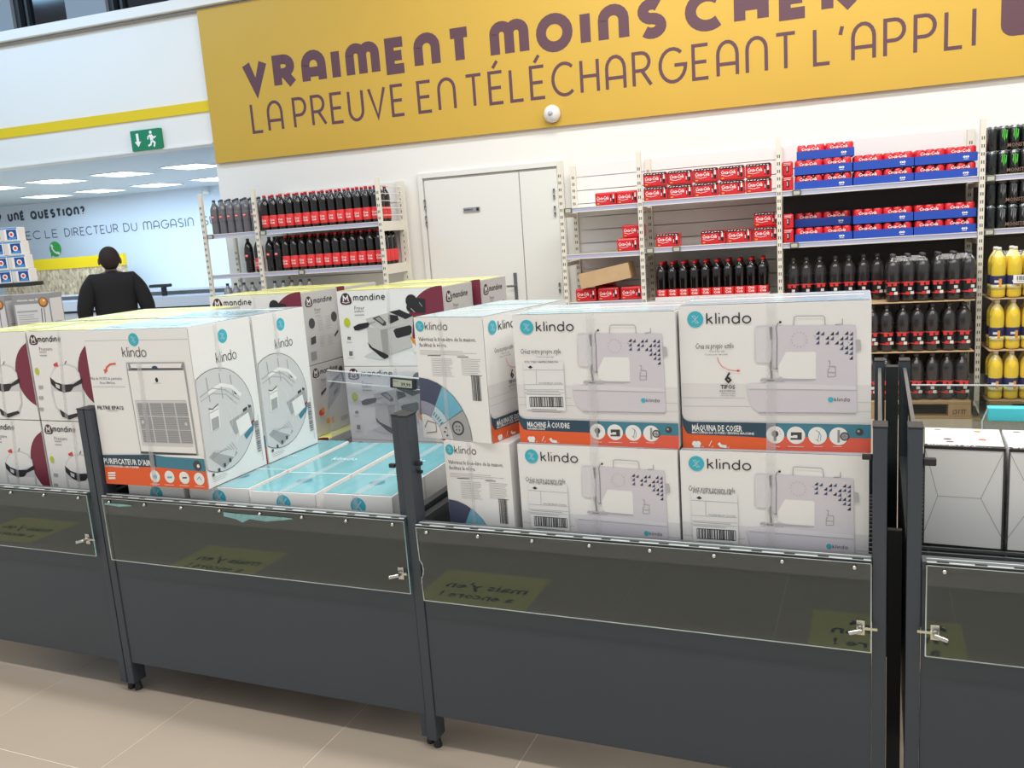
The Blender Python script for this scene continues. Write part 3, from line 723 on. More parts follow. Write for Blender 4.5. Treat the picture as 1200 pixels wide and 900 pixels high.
    a.circ('photo_dark', (972, 756), .0085, 16); a.up(); a.circ('faint_ink', (967, 752), .003, 8)
    a.circ('photo_dark', (551, 766), .008, 14); a.ribbon('photo_dark', [(551, 775), (551, 800)], .006)
    for t_ in range(0, 180, 30): x, y = a.m((551, 766)); c_, d_ = math.cos(math.radians(t_)), math.sin(math.radians(t_)); a.ribbon('mid_grey', [(x+c_*.011, y+d_*.011), (x+c_*.014, y+d_*.014)], .0009, raw=True)
    a.P('photo_dark', (630, 758), (684, 758), (684, 795), (628, 795), (628, 786), (662, 786), (662, 772), (640, 772), (640, 776), (630, 776))
    a.ribbon('soft_ink', [(755, 748), (772, 760), (764, 800)], .0012); a.ribbon('sky_print', [(770, 755), (780, 775), (776, 800)], .0016); a.ribbon('orange', [(752, 790), (770, 806)], .001)
    a.P('mid_grey', (862, 746), (874, 746), (874, 808), (862, 808)); a.circ('photo_dark', (898, 778), .0102, 18); a.up(); a.circ('mid_grey', (898, 778), .0075, 18); a.circ('photo_dark', (898, 778), .0012, 6)
    for dx, dy in ((-7, -7), (7, -7), (-7, 7), (7, 7)): a.circ('white_ink', (898+dx, 778+dy), .0016, 6)
    for X in (530, 615, 742, 838): a.lines('white_ink', X, X+46 if X != 615 else X+80, 828, 1, .004, .001, 0)
    for X in (155, 172): a.circ('white_ink', (X, 815), .0068, 12)
    a.ribbon('white_ink', [(150, 829), (182, 830)], .004); a.ribbon('white_ink', [(238, 800), (225, 828)], .0016); a.ribbon('white_ink', [(272, 812), (284, 826), (312, 830)], .007); a.text('white_ink', 'x2', (188, 832), .006); a.text('white_ink', 'x3', (236, 833), .006); a.text('white_ink', 'x1', (315, 836), .006)
    a.up(); a.P('tape', (504, 120), (552, 118), (556, 848), (508, 846))
    return a
def machine_top():
    a = Art(.435, .235); a.R('pale_teal_top', .002, .002, .433, .233); a.up(); a.R('tape', .19, .002, .222, .233)
    a.ribbon('sky_print', [(.01, .03), (.2, .05), (.42, .03)], .01); a.ribbon('white_ink', [(.01, .11), (.42, .13)], .012); a.ribbon('white_ink', [(.02, .19), (.3, .2), (.42, .19)], .006); return a
def end_art():
    q = ((35, 115), (333, 112), (362, 680), (65, 660)); a = Art(.238, .345, q)
    a.P('white_ink', *q); klindo(a, (62, 155), .0155, (85, 172), .0235, .08, .0022)
    a.text('black_ink', 'Valorisez le bien-être de la maison,', (55, 220), .016, width=.2, shear=.12); a.text('black_ink', 'facilitez la vôtre.', (58, 246), .016, width=.098, shear=.12)
    a.lines('mid_grey', 60, 310, 264, 3, .005, .0009); a.R('black_ink', 93, 284, 150, 287); a.R('black_ink', 222, 288, 270, 291)
    a.lines('mid_grey', 108, 205, 300, 11, .0048, .0009); a.lines('mid_grey', 238, 325, 300, 10, .0048, .0009)
    a.bars('black_ink', 280, 374, 326, 488, vertical=False, n=12); a.R('soft_ink', 278, 372, 328, 375)
    ox, oy = a.m((65, 660)); R = .1725
    def wedge(mt, r0, r1, t0, t1):
        p = [(ox+r1*math.cos(math.radians(t0+(t1-t0)*i/8)), oy+r1*math.sin(math.radians(t0+(t1-t0)*i/8))) for i in range(9)]+[(ox+r0*math.cos(math.radians(t1-(t1-t0)*i/8)), oy+r0*math.sin(math.radians(t1-(t1-t0)*i/8))) for i in range(9)]
        a.items.append((mt, p, [(i, i+1, 16-i, 17-i) for i in range(8)], a.layer))
    a.up(); wedge('soft_ink', .02, R+.002, 1, 89.5); a.up(); wedge('denim', .108, R, 62, 89.5); wedge('sky_print', .108, R, 31, 61); wedge('photo_mid', .108, R, 1, 30)
    wedge('denim_light', .098, .107, 62, 89.5); wedge('denim_light', .07, .107, 62, 89.5); wedge('pale_sky', .07, .107, 31, 61); wedge('photo_light', .07, .107, 1, 30); wedge('white_ink', .001, .069, 0, 89.5)
    a.up(); x, y = ox+.128, oy+.036; a.items.append(('photo_dark', arc(x, y, .021, .021, 0, 360, 18)[:-1], [tuple(range(18))], a.layer)); a.up(); a.items.append(('photo_mid', arc(x, y, .016, .016, 0, 360, 18)[:-1], [tuple(range(18))], a.layer)); a.up()
    for dx, dy in ((-5, -5), (5, -5), (-5, 5), (5, 5)): a.items.append(('photo_dark', arc(x+dx*.001, y+dy*.001, .0024, .0024, 0, 360, 8)[:-1], [tuple(range(8))], a.layer))
    for i in range(5): t_ = math.radians(33+i*6); a.ribbon('black_ink', [(ox+.079*math.cos(t_), oy+.079*math.sin(t_)), (ox+.091*math.cos(t_), oy+.091*math.sin(t_))], .002, raw=True)
    for i, (u_, v_) in enumerate(((.085, .034), (.08, .022), (.088, .012))): a.items.append(('photo_dark', arc(ox+u_, oy+v_, .004, .0025, 0, 360, 8)[:-1], [tuple(range(8))], a.layer))
    a.ribbon('tan_ink', [(ox+.008, oy+.03), (ox+.02, oy+.05), (ox+.05, oy+.045), (ox+.05, oy+.02), (ox+.012, oy+.014)], .002, raw=True)
    a.ribbon('tape', [(150, 115), (178, 668)], .012)
    return a
def end_top():
    a = Art(.238, .435); a.R('pale_teal_top', .002, .002, .236, .433); a.up(); a.R('tape', .1, .002, .13, .433); a.ribbon('white_ink', [(.02, .14), (.22, .2)], .01); a.ribbon('sky_print', [(.02, .3), (.22, .33)], .012); return a

def purifier_front():
    q = ((40, 125), (455, 122), (548, 808), (135, 775)); a = Art(.43, .515, q)
    a.P('white_ink', *q); a.up(); a.ribbon('faint_ink', [(46, 168), (460, 170)], .001)
    klindo(a, (243, 167), .021, (201, 240), .034, .1, .0026)
    a.ribbon('orange_red', [(172, 266), (150, 268), (136, 280), (131, 296)], .006); a.P('orange_red', (123, 288), (141, 292), (129, 308))
    a.text('tri_blue', 'Plus de 99,95% de particules', (72, 332), .013, width=.134, shear=.1); a.text('tri_blue', 'fines filtrées', (108, 350), .012, width=.066, shear=.1); a.lines('mid_grey', 80, 212, 362, 1, .005, .0012, 0)
    a.text('black_ink', 'FILTRE EPA12', (98, 457), .0165, True, width=.115); a.lines('mid_grey', 138, 182, 466, 1, .005, .0014, 0)
    # appliance
    a.up(); a.P('photo_mid', (214, 262), (446, 265), (452, 300), (505, 660), (274, 650), (218, 300)); a.up()
    a.P('white_ink', (219, 268), (443, 270), (444, 292), (222, 290)); a.P('white_ink', (222, 298), (446, 300), (498, 652), (276, 640)); a.up()
    a.P('photo_dark', (228, 286), (440, 290), (444, 296), (226, 293)); a.P('photo_dark', (274, 640), (499, 655), (501, 662), (275, 648)); a.circ('teal_navy', (330, 286), .012, 10, .006)
    a.P('mid_grey', (222, 268), (226, 290), (236, 290), (230, 268)); a.P('mid_grey', (438, 270), (434, 292), (444, 294), (446, 270))
    a.circ('black_ink', (338, 338), .006, 10, .008); a.lines('mid_grey', 325, 356, 352, 1, .004, .001, 0)
    a.P('photo_light', (250, 424), (455, 428), (486, 624), (280, 614)); a.ribbon('mid_grey', [(250, 424), (455, 428)], .002); a.up()
    def g(s_, t_): return (254+204*s_+31*t_, 430+184*t_+4*s_+6*s_*t_)
    for i in range(4):
        for j in range(3): a.P('mid_grey', g(.02+i*.25, .02+j*.31), g(.245+i*.25, .02+j*.31), g(.245+i*.25, .31+j*.31), g(.02+i*.25, .31+j*.31))
    a.up()
    for i in range(26): a.ribbon('photo_light', [g(.02, .02+i*.036), g(.995, .02+i*.036)], .0011)
    a.circ('photo_light', (283, 515), .006, 10); a.circ('photo_light', (457, 526), .006, 10)
    # bands
    a.up(); a.P('teal_navy', (120, 652), (335, 655), (340, 708), (128, 700)); a.P('teal_deep', (335, 655), (533, 685), (540, 732), (340, 708)); a.P('white_ink', (330, 655), (533, 662), (533, 686), (400, 668))
    a.P('teal_deep', (335, 660), (532, 676), (538, 730), (340, 708))
    a.P('orange', (127, 700), (340, 706), (540, 728), (548, 808), (135, 775)); a.up()
    a.text('white_ink', "PURIFICATEUR D'AIR", (126, 688), .026, True, width=.205); a.text('white_ink', 'LUCHTREINIGER / AIR PURIFIER', (130, 702), .009, True, width=.15)
    a.R('white_ink', 142, 726, 172, 734); a.R('white_ink', 142, 738, 172, 744); a.R('white_ink', 144, 748, 172, 756)
    for i, (X, Y) in enumerate(((333, 747), (392, 750), (452, 755), (512, 761))): a.circ('white_ink', (X, Y), .0205, 22)
    a.circ('photo_dark', (504, 704), .017, 16); a.up(); a.circ('white_ink', (508, 706), .006, 8)
    a.circ('sky_print', (333, 748), .009, 10); a.R('sky_print', 383, 748, 402, 756); a.R('photo_dark', 444, 752, 462, 758); a.ribbon('sky_print', [(503, 765), (512, 752), (521, 765)], .003)
    for X in (315, 372, 434, 495): a.lines('white_ink', X, X+38, 780+(X-315)*.07, 1, .004, .0014, 0)
    a.up(); a.P('tape', (258, 262), (276, 262), (344, 790), (326, 788))
    return a
def purifier_side():
    a = Art(.29, .515); a.R('white_ink', .001, .001, .289, .514)
    klindo(a, (.15, .468), .0225, (.107, .385), .036, .098, .0026)
    R, cx, cy = .168, .088, .205
    def disc(mt, r, c=(cx, cy), x0=.003):
        p = [(max(x0, c[0]+r*math.cos(math.radians(t_))), c[1]+r*math.sin(math.radians(t_))) for t_ in range(0, 360, 8)]
        a.items.append((mt, p, [tuple(range(len(p)))], a.layer))
    a.up(); disc('photo_dark', R); a.up(); disc('photo_light', R-.002); a.up()
    # room picture
    for x_ in (.05, .11, .16): a.ribbon('photo_mid', [(x_, .355-.4*(x_-.09)**2*8), (x_+.004, .27)], .004)
    a.ribbon('white_ink', [(.05, .3), (.11, .315), (.16, .30), (.2, .262)], .012); a.ribbon('photo_mid', [(.012, .295), (.07, .312), (.13, .295), (.19, .25)], .003); a.ribbon('photo_mid', [(.012, .28), (.07, .296), (.13, .28), (.18, .236)], .002)
    a.P('photo_mid', (.13, .19), (.245, .215), (.25, .17), (.15, .14)); a.P('white_ink', (.16, .185), (.225, .2), (.235, .15), (.17, .13)); a.P('photo_dark', (.2, .215), (.222, .22), (.222, .2), (.2, .195)); a.P('photo_dark', (.228, .225), (.243, .22), (.246, .19), (.232, .186))
    a.P('photo_dark', (.165, .29), (.185, .283), (.19, .268), (.172, .272)); a.P('teal_deep', (.19, .13), (.247, .158), (.24, .135), (.2, .112)); a.P('maroon', (.225, .165), (.248, .18), (.249, .165), (.235, .15))
    a.P('photo_mid', (.015, .1), (.09, .135), (.15, .08), (.08, .045)); a.P('photo_light', (.02, .12), (.06, .16), (.16, .12), (.13, .07))
    a.up(); a.P('white_ink', (.04, .175), (.085, .182), (.088, .25), (.044, .245)); a.up(); a.P('photo_mid', (.046, .178), (.08, .183), (.082, .22), (.048, .216)); a.ribbon('photo_dark', [(.042, .252), (.06, .246), (.088, .258)], .003); a.ribbon('photo_dark', [(.044, .236), (.086, .243)], .0015)
    for r_ in (.1, .107, .06): a.ribbon('white_ink', [(cx+r_*math.cos(math.radians(t_))*.9, cy-.01+r_*math.sin(math.radians(t_))) for t_ in range(-50, 70, 12)], .0012)
    for i in range(9): a.ribbon('mid_grey', [(.03+i*.012, .09+.004*i), (.05+i*.012, .115-.003*i)], .0016)
    for i in range(4): a.R('photo_dark', .02+i*.028, .035+i*.008, .03+i*.028, .045+i*.009)
    a.lines('mid_grey', .02, .09, .03, 3, .006, .001)
    a.bars('soft_ink', .248, .055, .268, .165, vertical=True, n=26); a.ribbon('mid_grey', [(.27, .02), (.27, .18)], .0015)
    a.up(); a.R('tape', .11, .36, .128, .513)
    return a
def purifier_top():
    a = Art(.43, .29); a.R('pale_teal_top', .002, .002, .428, .288); a.up(); a.R('teal_top', .03, .06, .34, .16); a.ribbon('white_ink', [(.02, .22), (.2, .24), (.41, .2)], .014); a.R('tape', .24, .002, .27, .288); return a

def mandine(a, c, s, tp, h, w, pen, rows=2, word='Fryer'):
    x, y = a.m(c); a.up()
    p = [(x-s, y-s*.45), (x-s*.95, y+s*.05), (x-s*.6, y+s*.7), (x-s*.25, y+s*.92), (x+s*.25, y+s*.92), (x+s*.6, y+s*.7), (x+s*.95, y+s*.05), (x+s, y-s*.45), (x+s*.75, y-s*.72), (x, y-s*.82), (x-s*.75, y-s*.72)]
    a.items.append(('maroon_logo', list(reversed(p)), [tuple(range(11))], a.layer)); a.up()
    a.ribbon('white_ink', [(x-s*.42, y-s*.3), (x-s*.36, y+s*.5), (x, y), (x+s*.36, y+s*.5), (x+s*.42, y-s*.3)], s*.2, raw=True); a.ribbon('white_ink', [(x-s*.65, y-s*.4), (x, y-s*.55), (x+s*.65, y-s*.4)], s*.1, raw=True)
    a.stroke('black_ink', 'mandine', tp, h, pen, gap=.16, width=w)
    ox, oy = a.m(tp); b = Art(a.w, a.h)
    vs, fs = font_mesh(word, False); k = h*.78
    a.items.append(('soft_ink', [(ox+v[0]*k, oy-h*1.25+v[1]*k) for v in vs], fs, a.layer))
    for i in range(rows): a.items.append(('faint_ink', [(ox, oy-h*(1.55+.5*i)), (ox+w*.3, oy-h*(1.55+.5*i)), (ox+w*.3, oy-h*(1.4+.5*i)), (ox, oy-h*(1.4+.5*i))], [(0, 1, 2, 3)], a.layer))
def fryer_front():
    # grid: the front seen in the photo, magnified
    q = ((90, 112), (1145, 45), (1200, 800), (178, 880)); a = Art(.485, .308, q); a.P('white_ink', *q)
    # maroon disc at the right
    x, y = a.m((1150, 420)); r = .155; a.up()
    p = [(min(x+r*math.cos(math.radians(t_)), .484), y+r*math.sin(math.radians(t_))) for t_ in range(0, 360, 8)]; a.items.append(('maroon', p, [tuple(range(len(p)))], a.layer))
    mandine(a, (192, 192), .0275, (272, 207), .029, .150, .0042)
    a.up(); a.circ('lime', (208, 430), .015, 16, .019); a.R('soft_ink', 213, 575, 247, 605); a.R('faint_ink', 200, 630, 262, 634); a.R('soft_ink', 232, 722, 268, 768); a.R('faint_ink', 218, 790, 290, 794)
    a.up(); a.P('photo_light', (385, 765), (560, 660), (660, 760), (560, 790))
    a.P('silver_light', (415, 460), (548, 490), (580, 745), (430, 640)); a.P('silver_print', (548, 490), (870, 400), (860, 640), (650, 730), (580, 745)); a.P('silver_light', (620, 480), (870, 400), (860, 640), (650, 728))
    a.P('silver_light', (400, 385), (740, 280), (870, 340), (868, 402), (548, 492), (420, 420)); a.up()
    a.P('photo_dark', (470, 375), (540, 348), (608, 410), (608, 440), (580, 448)); a.P('black_ink', (638, 305), (740, 278), (868, 335), (800, 372)); a.P('black_ink', (632, 330), (720, 340), (735, 380), (650, 425), (632, 400))
    a.P('black_ink', (275, 470), (330, 440), (430, 418), (440, 440), (425, 470), (330, 505), (290, 508)); a.ribbon('silver_print', [(430, 432), (500, 410)], .006)
    a.P('black_ink', (680, 490), (700, 470), (840, 428), (858, 445), (858, 500), (840, 525), (725, 562), (705, 555))
    a.P('black_ink', (425, 620), (470, 670), (600, 722), (635, 740), (630, 760), (590, 778), (550, 755), (440, 668)); a.up(); a.P('silver_print', (500, 378), (540, 360), (590, 405), (575, 425))
    a.circ('black_ink', (855, 190), .026, 16); a.P('black_ink', (840, 150), (980, 165), (985, 300), (880, 300)); a.circ('black_ink', (845, 255), .018, 12); a.up(); a.ribbon('silver_print', [(850, 262), (890, 300)], .004); a.ribbon('silver_print', [(930, 200), (960, 240)], .003)
    a.P('white_ink', (850, 560), (1010, 560), (960, 700), (880, 690)); a.up()
    a.P('fries', (842, 545), (870, 540), (885, 610), (868, 600)); a.P('fries', (872, 560), (915, 580), (930, 628), (890, 625)); a.P('fries', (910, 540), (945, 520), (960, 620), (930, 630)); a.P('fries', (950, 550), (1000, 560), (990, 620), (960, 625))
    a.up(); a.P('tape', (612, 78), (640, 76), (668, 842), (640, 845))
    return a
def fryer_side():
    a = Art(.26, .308); a.R('carton_grey', .001, .001, .259, .307)
    mandine(a, (.045, .265), .026, (.078, .255), .027, .135, .004)
    a.up()
    for c in ((.05, .175), (.215, .185)): a.circ('photo_dark', c, .022, 16)
    a.P('photo_dark', (.03, .085), (.065, .09), (.068, .12), (.032, .115)); a.ribbon('photo_dark', [(.205, .1), (.235, .12)], .01)
    for x_ in (.09, .15): a.lines('faint_ink', x_, x_+.045, .19, 6, .01, .0018); 
    a.lines('faint_ink', .09, .135, .11, 5, .01, .0018); a.lines('faint_ink', .15, .195, .11, 5, .01, .0018); a.R('mid_grey', .02, .02, .06, .055)
    return a
def fryer_side_picture():
    a = Art(.26, .308); a.R('carton_grey', .001, .001, .259, .307); mandine(a, (.04, .272), .024, (.070, .262), .026, .13, .004); a.up()
    a.P('mid_grey', (.1, .1), (.2, .16), (.225, .24), (.12, .2)); a.P('silver_print', (.12, .2), (.18, .235), (.235, .245), (.22, .225)); a.up()
    a.P('photo_dark', (.125, .185), (.2, .225), (.215, .24), (.15, .225)); a.P('photo_dark', (.06, .17), (.1, .19), (.1, .2), (.06, .185)); a.circ('photo_dark', (.222, .258), .016, 12); a.ribbon('photo_dark', [(.225, .25), (.235, .2)], .014); a.P('photo_dark', (.15, .15), (.185, .168), (.188, .185), (.153, .17))
    a.circ('red_ink', (.05, .1), .02, 12, .014); a.circ('fries', (.062, .108), .012, 10); a.circ('fries', (.09, .055), .012, 10); a.circ('fries', (.125, .05), .009, 10, .016); a.R('mid_grey', .185, .03, .24, .05); a.lines('faint_ink', .05, .11, .24, 5, .01, .0016)
    return a
def lime_topping(w, d):
    a = Art(w, d); a.R('lime_top', .002, .002, w-.002, d-.002); a.up(); a.ribbon('white_ink', [(.02, d*.3), (w-.03, d*.42)], .018); a.ribbon('lime', [(.03, d*.75), (w-.05, d*.68)], .008); a.R('tape', w*.45, .002, w*.53, d-.002); return a
def cooker_front():
    q = ((118, 105), (440, 100), (500, 500), (185, 507)); a = Art(.30, .318, q); a.P('white_ink', *q)
    x, y = .34, .165; r = .12; a.up(); p = [(min(x+r*math.cos(math.radians(t_)), .299), y+r*math.sin(math.radians(t_))) for t_ in range(0, 360, 8)]; a.items.append(('maroon', p, [tuple(range(len(p)))], a.layer))
    mandine(a, (155, 145), .0205, (180, 154), .0235, .112, .0034, 2, 'Pressure'); a.up(); a.circ('lime', (171, 285), .0095, 14, .013)
    for yy in (350, 398, 450): a.R('faint_ink', 178, yy, 200, yy+14)
    a.P('red_ink', (258, 252), (278, 242), (284, 262), (262, 262)); a.ribbon('photo_dark', [(300, 270), (312, 262), (325, 236)], .003)
    # cooker body: pale pot with a black band
    a.P('photo_light', (240, 325), (246, 295), (262, 270), (290, 255), (330, 250), (372, 262), (392, 290), (398, 325), (410, 380), (412, 430), (395, 470), (330, 492), (290, 480), (262, 440), (246, 390)); a.up()
    a.P('white_ink', (244, 318), (252, 292), (268, 272), (292, 260), (330, 256), (368, 266), (388, 292), (394, 318), (320, 345), (262, 330)); a.P('white_ink', (256, 372), (400, 372), (408, 425), (390, 462), (330, 484), (296, 472), (268, 435)); a.up()
    a.P('black_ink', (240, 310), (270, 332), (310, 342), (360, 338), (402, 312), (400, 335), (360, 352), (345, 372), (310, 378), (285, 370), (262, 355), (245, 340)); a.P('black_ink', (284, 452), (330, 478), (390, 462), (398, 474), (335, 497), (298, 486))
    a.up(); a.P('tape', (280, 102), (296, 102), (330, 502), (314, 503)); a.P('photo_light', (268, 338), (290, 345), (290, 362), (272, 355))
    return a
def cooker_side():
    a = Art(.3, .318); a.R('carton_grey', .001, .001, .299, .317); mandine(a, (.04, .28), .02, (.07, .272), .023, .112, .0034, 2, 'Pressure'); a.lines('mid_grey', .03, .14, .2, 8, .012, .002); return a
def flat_front():
    a = Art(.235, .084); a.R('white_ink', .001, .001, .234, .083); a.up(); a.circ('teal', (.118, .05), .026, 22); a.up(); a.ribbon('pale_sky', [(.105, .065), (.13, .035)], .003); a.ribbon('pale_sky', [(.13, .065), (.105, .035)], .003); a.R('tape', .1, .001, .118, .083); return a
def flat_top():
    a = Art(.235, .6); a.R('teal_top', .003, .003, .232, .597); a.up(); a.circ('teal_deep', (.118, .12), .025, 18); a.ribbon('white_ink', [(.003, .2), (.232, .21)], .004); a.R('tape', .1, .003, .125, .597); a.text('pale_sky', 'klindo', (.06, .36), .05, width=.1); return a
def flat_side():
    a = Art(.6, .084); a.R('white_ink', .001, .001, .599, .083); a.up(); a.circ('teal', (.13, .05), .022, 18); a.R('tape', .2, .001, .215, .083); return a

# ------------------------------------------------------------------ cartons in the bins
gm = 'sewing machine boxes'
m1 = carton('sewing_machine_box', 'upper sewing machine box with orange and teal bands reading "machine à coudre"', (-.889, 2.086, .932), math.radians(-1.9), .435, .235, .345, {'front': machine_art('MACHINE À COUDRE', 'NAAIMACHINE', 0, True), 'top': machine_top()}, group=gm)
m2 = carton('sewing_machine_box', 'upper sewing machine box at the right, reading "máquina de coser"', (-.448, 2.086, .932), math.radians(1.0), .435, .235, .345, {'front': machine_art('MÁQUINA DE COSER', 'MACCHINA DA CUCIRE / SEWING MACHINE', 0, False), 'top': machine_top()}, group=gm)
m2.scale.z = 1.03
low = face_art(machine_art('MACHINE À COUDRE', 'NAAIMACHINE', 0, True, 38), 'front', .435, .235, .345).mesh('front_print')
m3 = copy_tree(m1); m3.location = (-.893, 2.068, .586); m3.rotation_euler.z = math.radians(-1.2); m3['label'] = 'lower left sewing machine box, its bottom hidden by the rail, white shipping label'
m4 = copy_tree(m1); m4.location = (-.452, 2.062, .586); m4.rotation_euler.z = math.radians(.3); m4['label'] = 'lower right sewing machine box, under the one reading "máquina de coser"'
for q in (m3, m4):
    for ch in q.children:
        if ch.name.startswith('front_print'): ch.data = low
ea = end_art(); sideband = Art(.435, .345)
sd = machine_art('MÁQUINA DE COSER', 'MACCHINA DA CUCIRE / SEWING MACHINE', 0, False); 
e1 = carton('sewing_machine_box', 'sewing machine box turned end-on, upper of two, with a quarter wheel of fabric swatches', (-1.196, 2.103, .932), math.radians(-11.3), .238, .435, .345, {'front': ea, 'right': sd, 'top': end_top()}, group=gm)
e2 = carton('sewing_machine_box', 'sewing machine box turned end-on, lower of two, half hidden by the bin rail', (-1.120, 2.075, .586), math.radians(-3), .205, .42, .345, {'front': ea}, group=gm)
e2.children[1].scale = (.205/.238, 1, 1)

pf_ = purifier_front(); ps_ = purifier_side()
p1 = carton('air_purifier_box', 'tall white air purifier box with orange band reading "purificateur d\'air"', (-2.374, 2.018, .759), math.radians(.8), .43, .29, .515, {'front': pf_, 'right': ps_, 'top': purifier_top()}, group='air purifier boxes')
p2 = copy_tree(p1); p2.location = (-2.376, 2.322, .759); p2.rotation_euler.z = 0; p2['label'] = 'second air purifier box, behind the one with the visible orange front'
mb = MB(); 
ff, ft, fs_ = flat_front(), flat_top(), flat_side(); fl0 = None
fn = ['leftmost teal-topped flat box, under the air purifier box', 'flat teal-topped box half under the air purifier, second from the left', 'flat teal-topped box in the open, third from the left', 'flat teal-topped box next to the dark middle post']
for lay, z in enumerate((.672, .5865)):
    for i, x in enumerate((-2.312, -2.055, -1.797, -1.54)):
        y = 2.045+(.02 if i == 3 else .008*(i % 2))-.006*lay
        if fl0 is None: o = fl0 = carton('flat_appliance_box', '', (x, y, z), math.radians(2.0), .235, .6, .084, {'front': ff, 'top': ft, 'right': fs_}, group='flat teal and white boxes')
        else: o = copy_tree(fl0); o.location = (x, y, z)
        o['label'] = fn[i] if lay == 0 else 'flat teal-topped box of the lower layer, %s from the left' % ('first', 'second', 'third', 'fourth')[i]

fa, sa, sp, tf = fryer_front(), fryer_side(), fryer_side_picture(), lime_topping(.485, .245)
fb = carton('deep_fryer_box', 'deep fryer box atop the middle stack, its front with the steel fryer fully in view', (-2.027, 2.955, .993), 0, .485, .26, .308, {'front': fa, 'right': sa, 'top': tf}, group='deep fryer boxes')
fp = carton('deep_fryer_box', 'deep fryer box below the left one, fryer picture on its side face', (-2.688, 2.955, .683), 0, .485, .245, .308, {'front': fa, 'right': sp, 'top': tf}, group='deep fryer boxes')
def fry(src, x, y, z, lb, rz=0): o = copy_tree(src); o.location = (x, y, z); o.rotation_euler.z = rz; o['label'] = lb; return o
fry(fb, -2.688, 2.955, .993, 'deep fryer box behind the air purifier boxes, its grey side showing two round lids')
fry(fb, -2.652, 3.225, .683, 'deep fryer box in the gap, only maroon corner and fries showing')
fry(fb, -2.652, 3.225, .373, 'hidden deep fryer box under the one in the gap')
fry(fb, -2.652, 3.225, .993, 'deep fryer box behind the left one, mostly hidden')
fry(fb, -2.628, 2.955, .373, 'bottom deep fryer box with a lime top strip, behind the flat teal boxes')
fry(fb, -2.027, 2.955, .683, 'deep fryer box behind the clear price rail sheet')
fry(fb, -2.027, 2.955, .373, 'bottom deep fryer box, only its logo showing above the flat boxes')
for z, n_ in ((.373, 'bottom'), (.683, 'middle'), (.993, 'top')): fry(fb, -1.995, 3.235, z, 'deep fryer box in the far row by the white door, %s of its stack' % n_)

ca, cs_ = cooker_front(), cooker_side()
cb = carton('pressure_cooker_box', 'upper pressure cooker box beside the air purifier, full logo visible', (-2.744, 2.10, .949), 0, .30, .30, .318, {'front': ca, 'right': cs_, 'top': lime_topping(.3, .3)}, group='pressure cooker boxes')
for x, y, z, lb in ((-2.744, 2.10, .628, 'lower pressure cooker box beside the dark post, full logo visible'), (-3.053, 2.10, .949, 'upper pressure cooker box at the left edge, only maroon part in view'), (-3.053, 2.10, .628, 'lower pressure cooker box at the left edge, only maroon part in view'),
                    (-2.97, 2.432, .949, 'second row pressure cooker box, only its lime top visible, left'), (-2.706, 2.432, .949, 'second row pressure cooker box, only its lime top visible, behind the logo'), (-2.97, 2.432, .628, 'hidden lower pressure cooker box of the second row, left'), (-2.706, 2.432, .628, 'hidden lower pressure cooker box of the second row, right')):
    o = copy_tree(cb); o.location = (x, y, z); o['label'] = lb
    if y > 2.3: o.scale = (.868, 1.43, 1)
# blender boxes in the right bin
def blender_box(lb, x, y, w, rz):
    h, d = .244, .185
    a = Art(w, h); a.R('white_ink', .001, .001, w-.001, h-.001); a.up()
    for p in ([(.002, h-.01), (w*.18, h*.5), (.002, .03)], [(w-.002, h-.005), (w*.72, h*.5), (w-.002, .03)]): a.ribbon('faint_ink', p, .0013)
    a.ribbon('faint_ink', [(w*.18, h*.5), (w*.72, h*.5)], .0012)
    t_ = Art(w, d); t_.R('label_white', .001, .001, w-.001, d-.001); t_.up(); t_.R('black_ink', .0, .0, w, .016)
    t_.up(); t_.text('white_ink', 'BLENDER 5 IN 1', (.006, .008), .013, True, width=w*.6); t_.text('white_ink', 'smoothie & more', (.006, .002), .006, width=w*.8)
    for cx, cy, r in ((.045, .09, .03), (.08, .09, .035), (.1, .09, .04), (.12, .085, .045)): t_.ribbon('faint_ink', [(cx+r*math.cos(math.radians(q)), cy+r*math.sin(math.radians(q))) for q in range(-80, 90, 17)], .0012)
    for c, m_ in (((.118, .155), 'fries'), ((.125, .075), 'orange'), ((.03, .165), 'mid_grey'), ((.05, .07), 'photo_dark'), ((.055, .045), 'soft_ink')): t_.circ(m_, c, .009, 12, .006)
    t = carton('blender_box', lb, (x, y, .679), math.radians(rz), w, d, h, {'front': a, 'top': t_}, group='blender boxes')
    mb = MB(); 
    for q in ((-.001, .002), (w-.003, w+.001)): mb.box(q[0], q[1], -.0022, -.0008, 0, h+.001, 'photo_dark')
    mb.box(0, w, -.0022, -.0008, h-.006, h+.001, 'black_ink'); mb.obj('edge_tape', t); return t
blender_box('white blender box beside the dark post in the right bin', .104, 2.205, .168, -2.6)
blender_box('second white blender box in the right bin, cut by the photo edge', .280, 2.196, .30, -1.5)
t = thing('display_case', 'clear display case with a turquoise top strip at the far side of the right bin', 'display case', (.247, 2.43, .679), 0)
mb = MB(); mb.box(0, .003, 0, .25, 0, .255, 'acrylic'); mb.box(.497, .5, 0, .25, 0, .255, 'acrylic'); mb.box(.003, .497, 0, .003, 0, .25, 'acrylic_haze'); mb.box(.003, .497, .247, .25, 0, .255, 'acrylic'); mb.obj('case', t)
mb = MB(); mb.box(.012, .49, -.004, .03, .256, .290, 'turquoise'); mb.obj('top_strip', t, .002)
mb = MB(); mb.tube([(0, 0, 0), (0, 0, .255), (.012, .0, .29)], .002, 'edge_white', 5); mb.obj('case_edge', t)

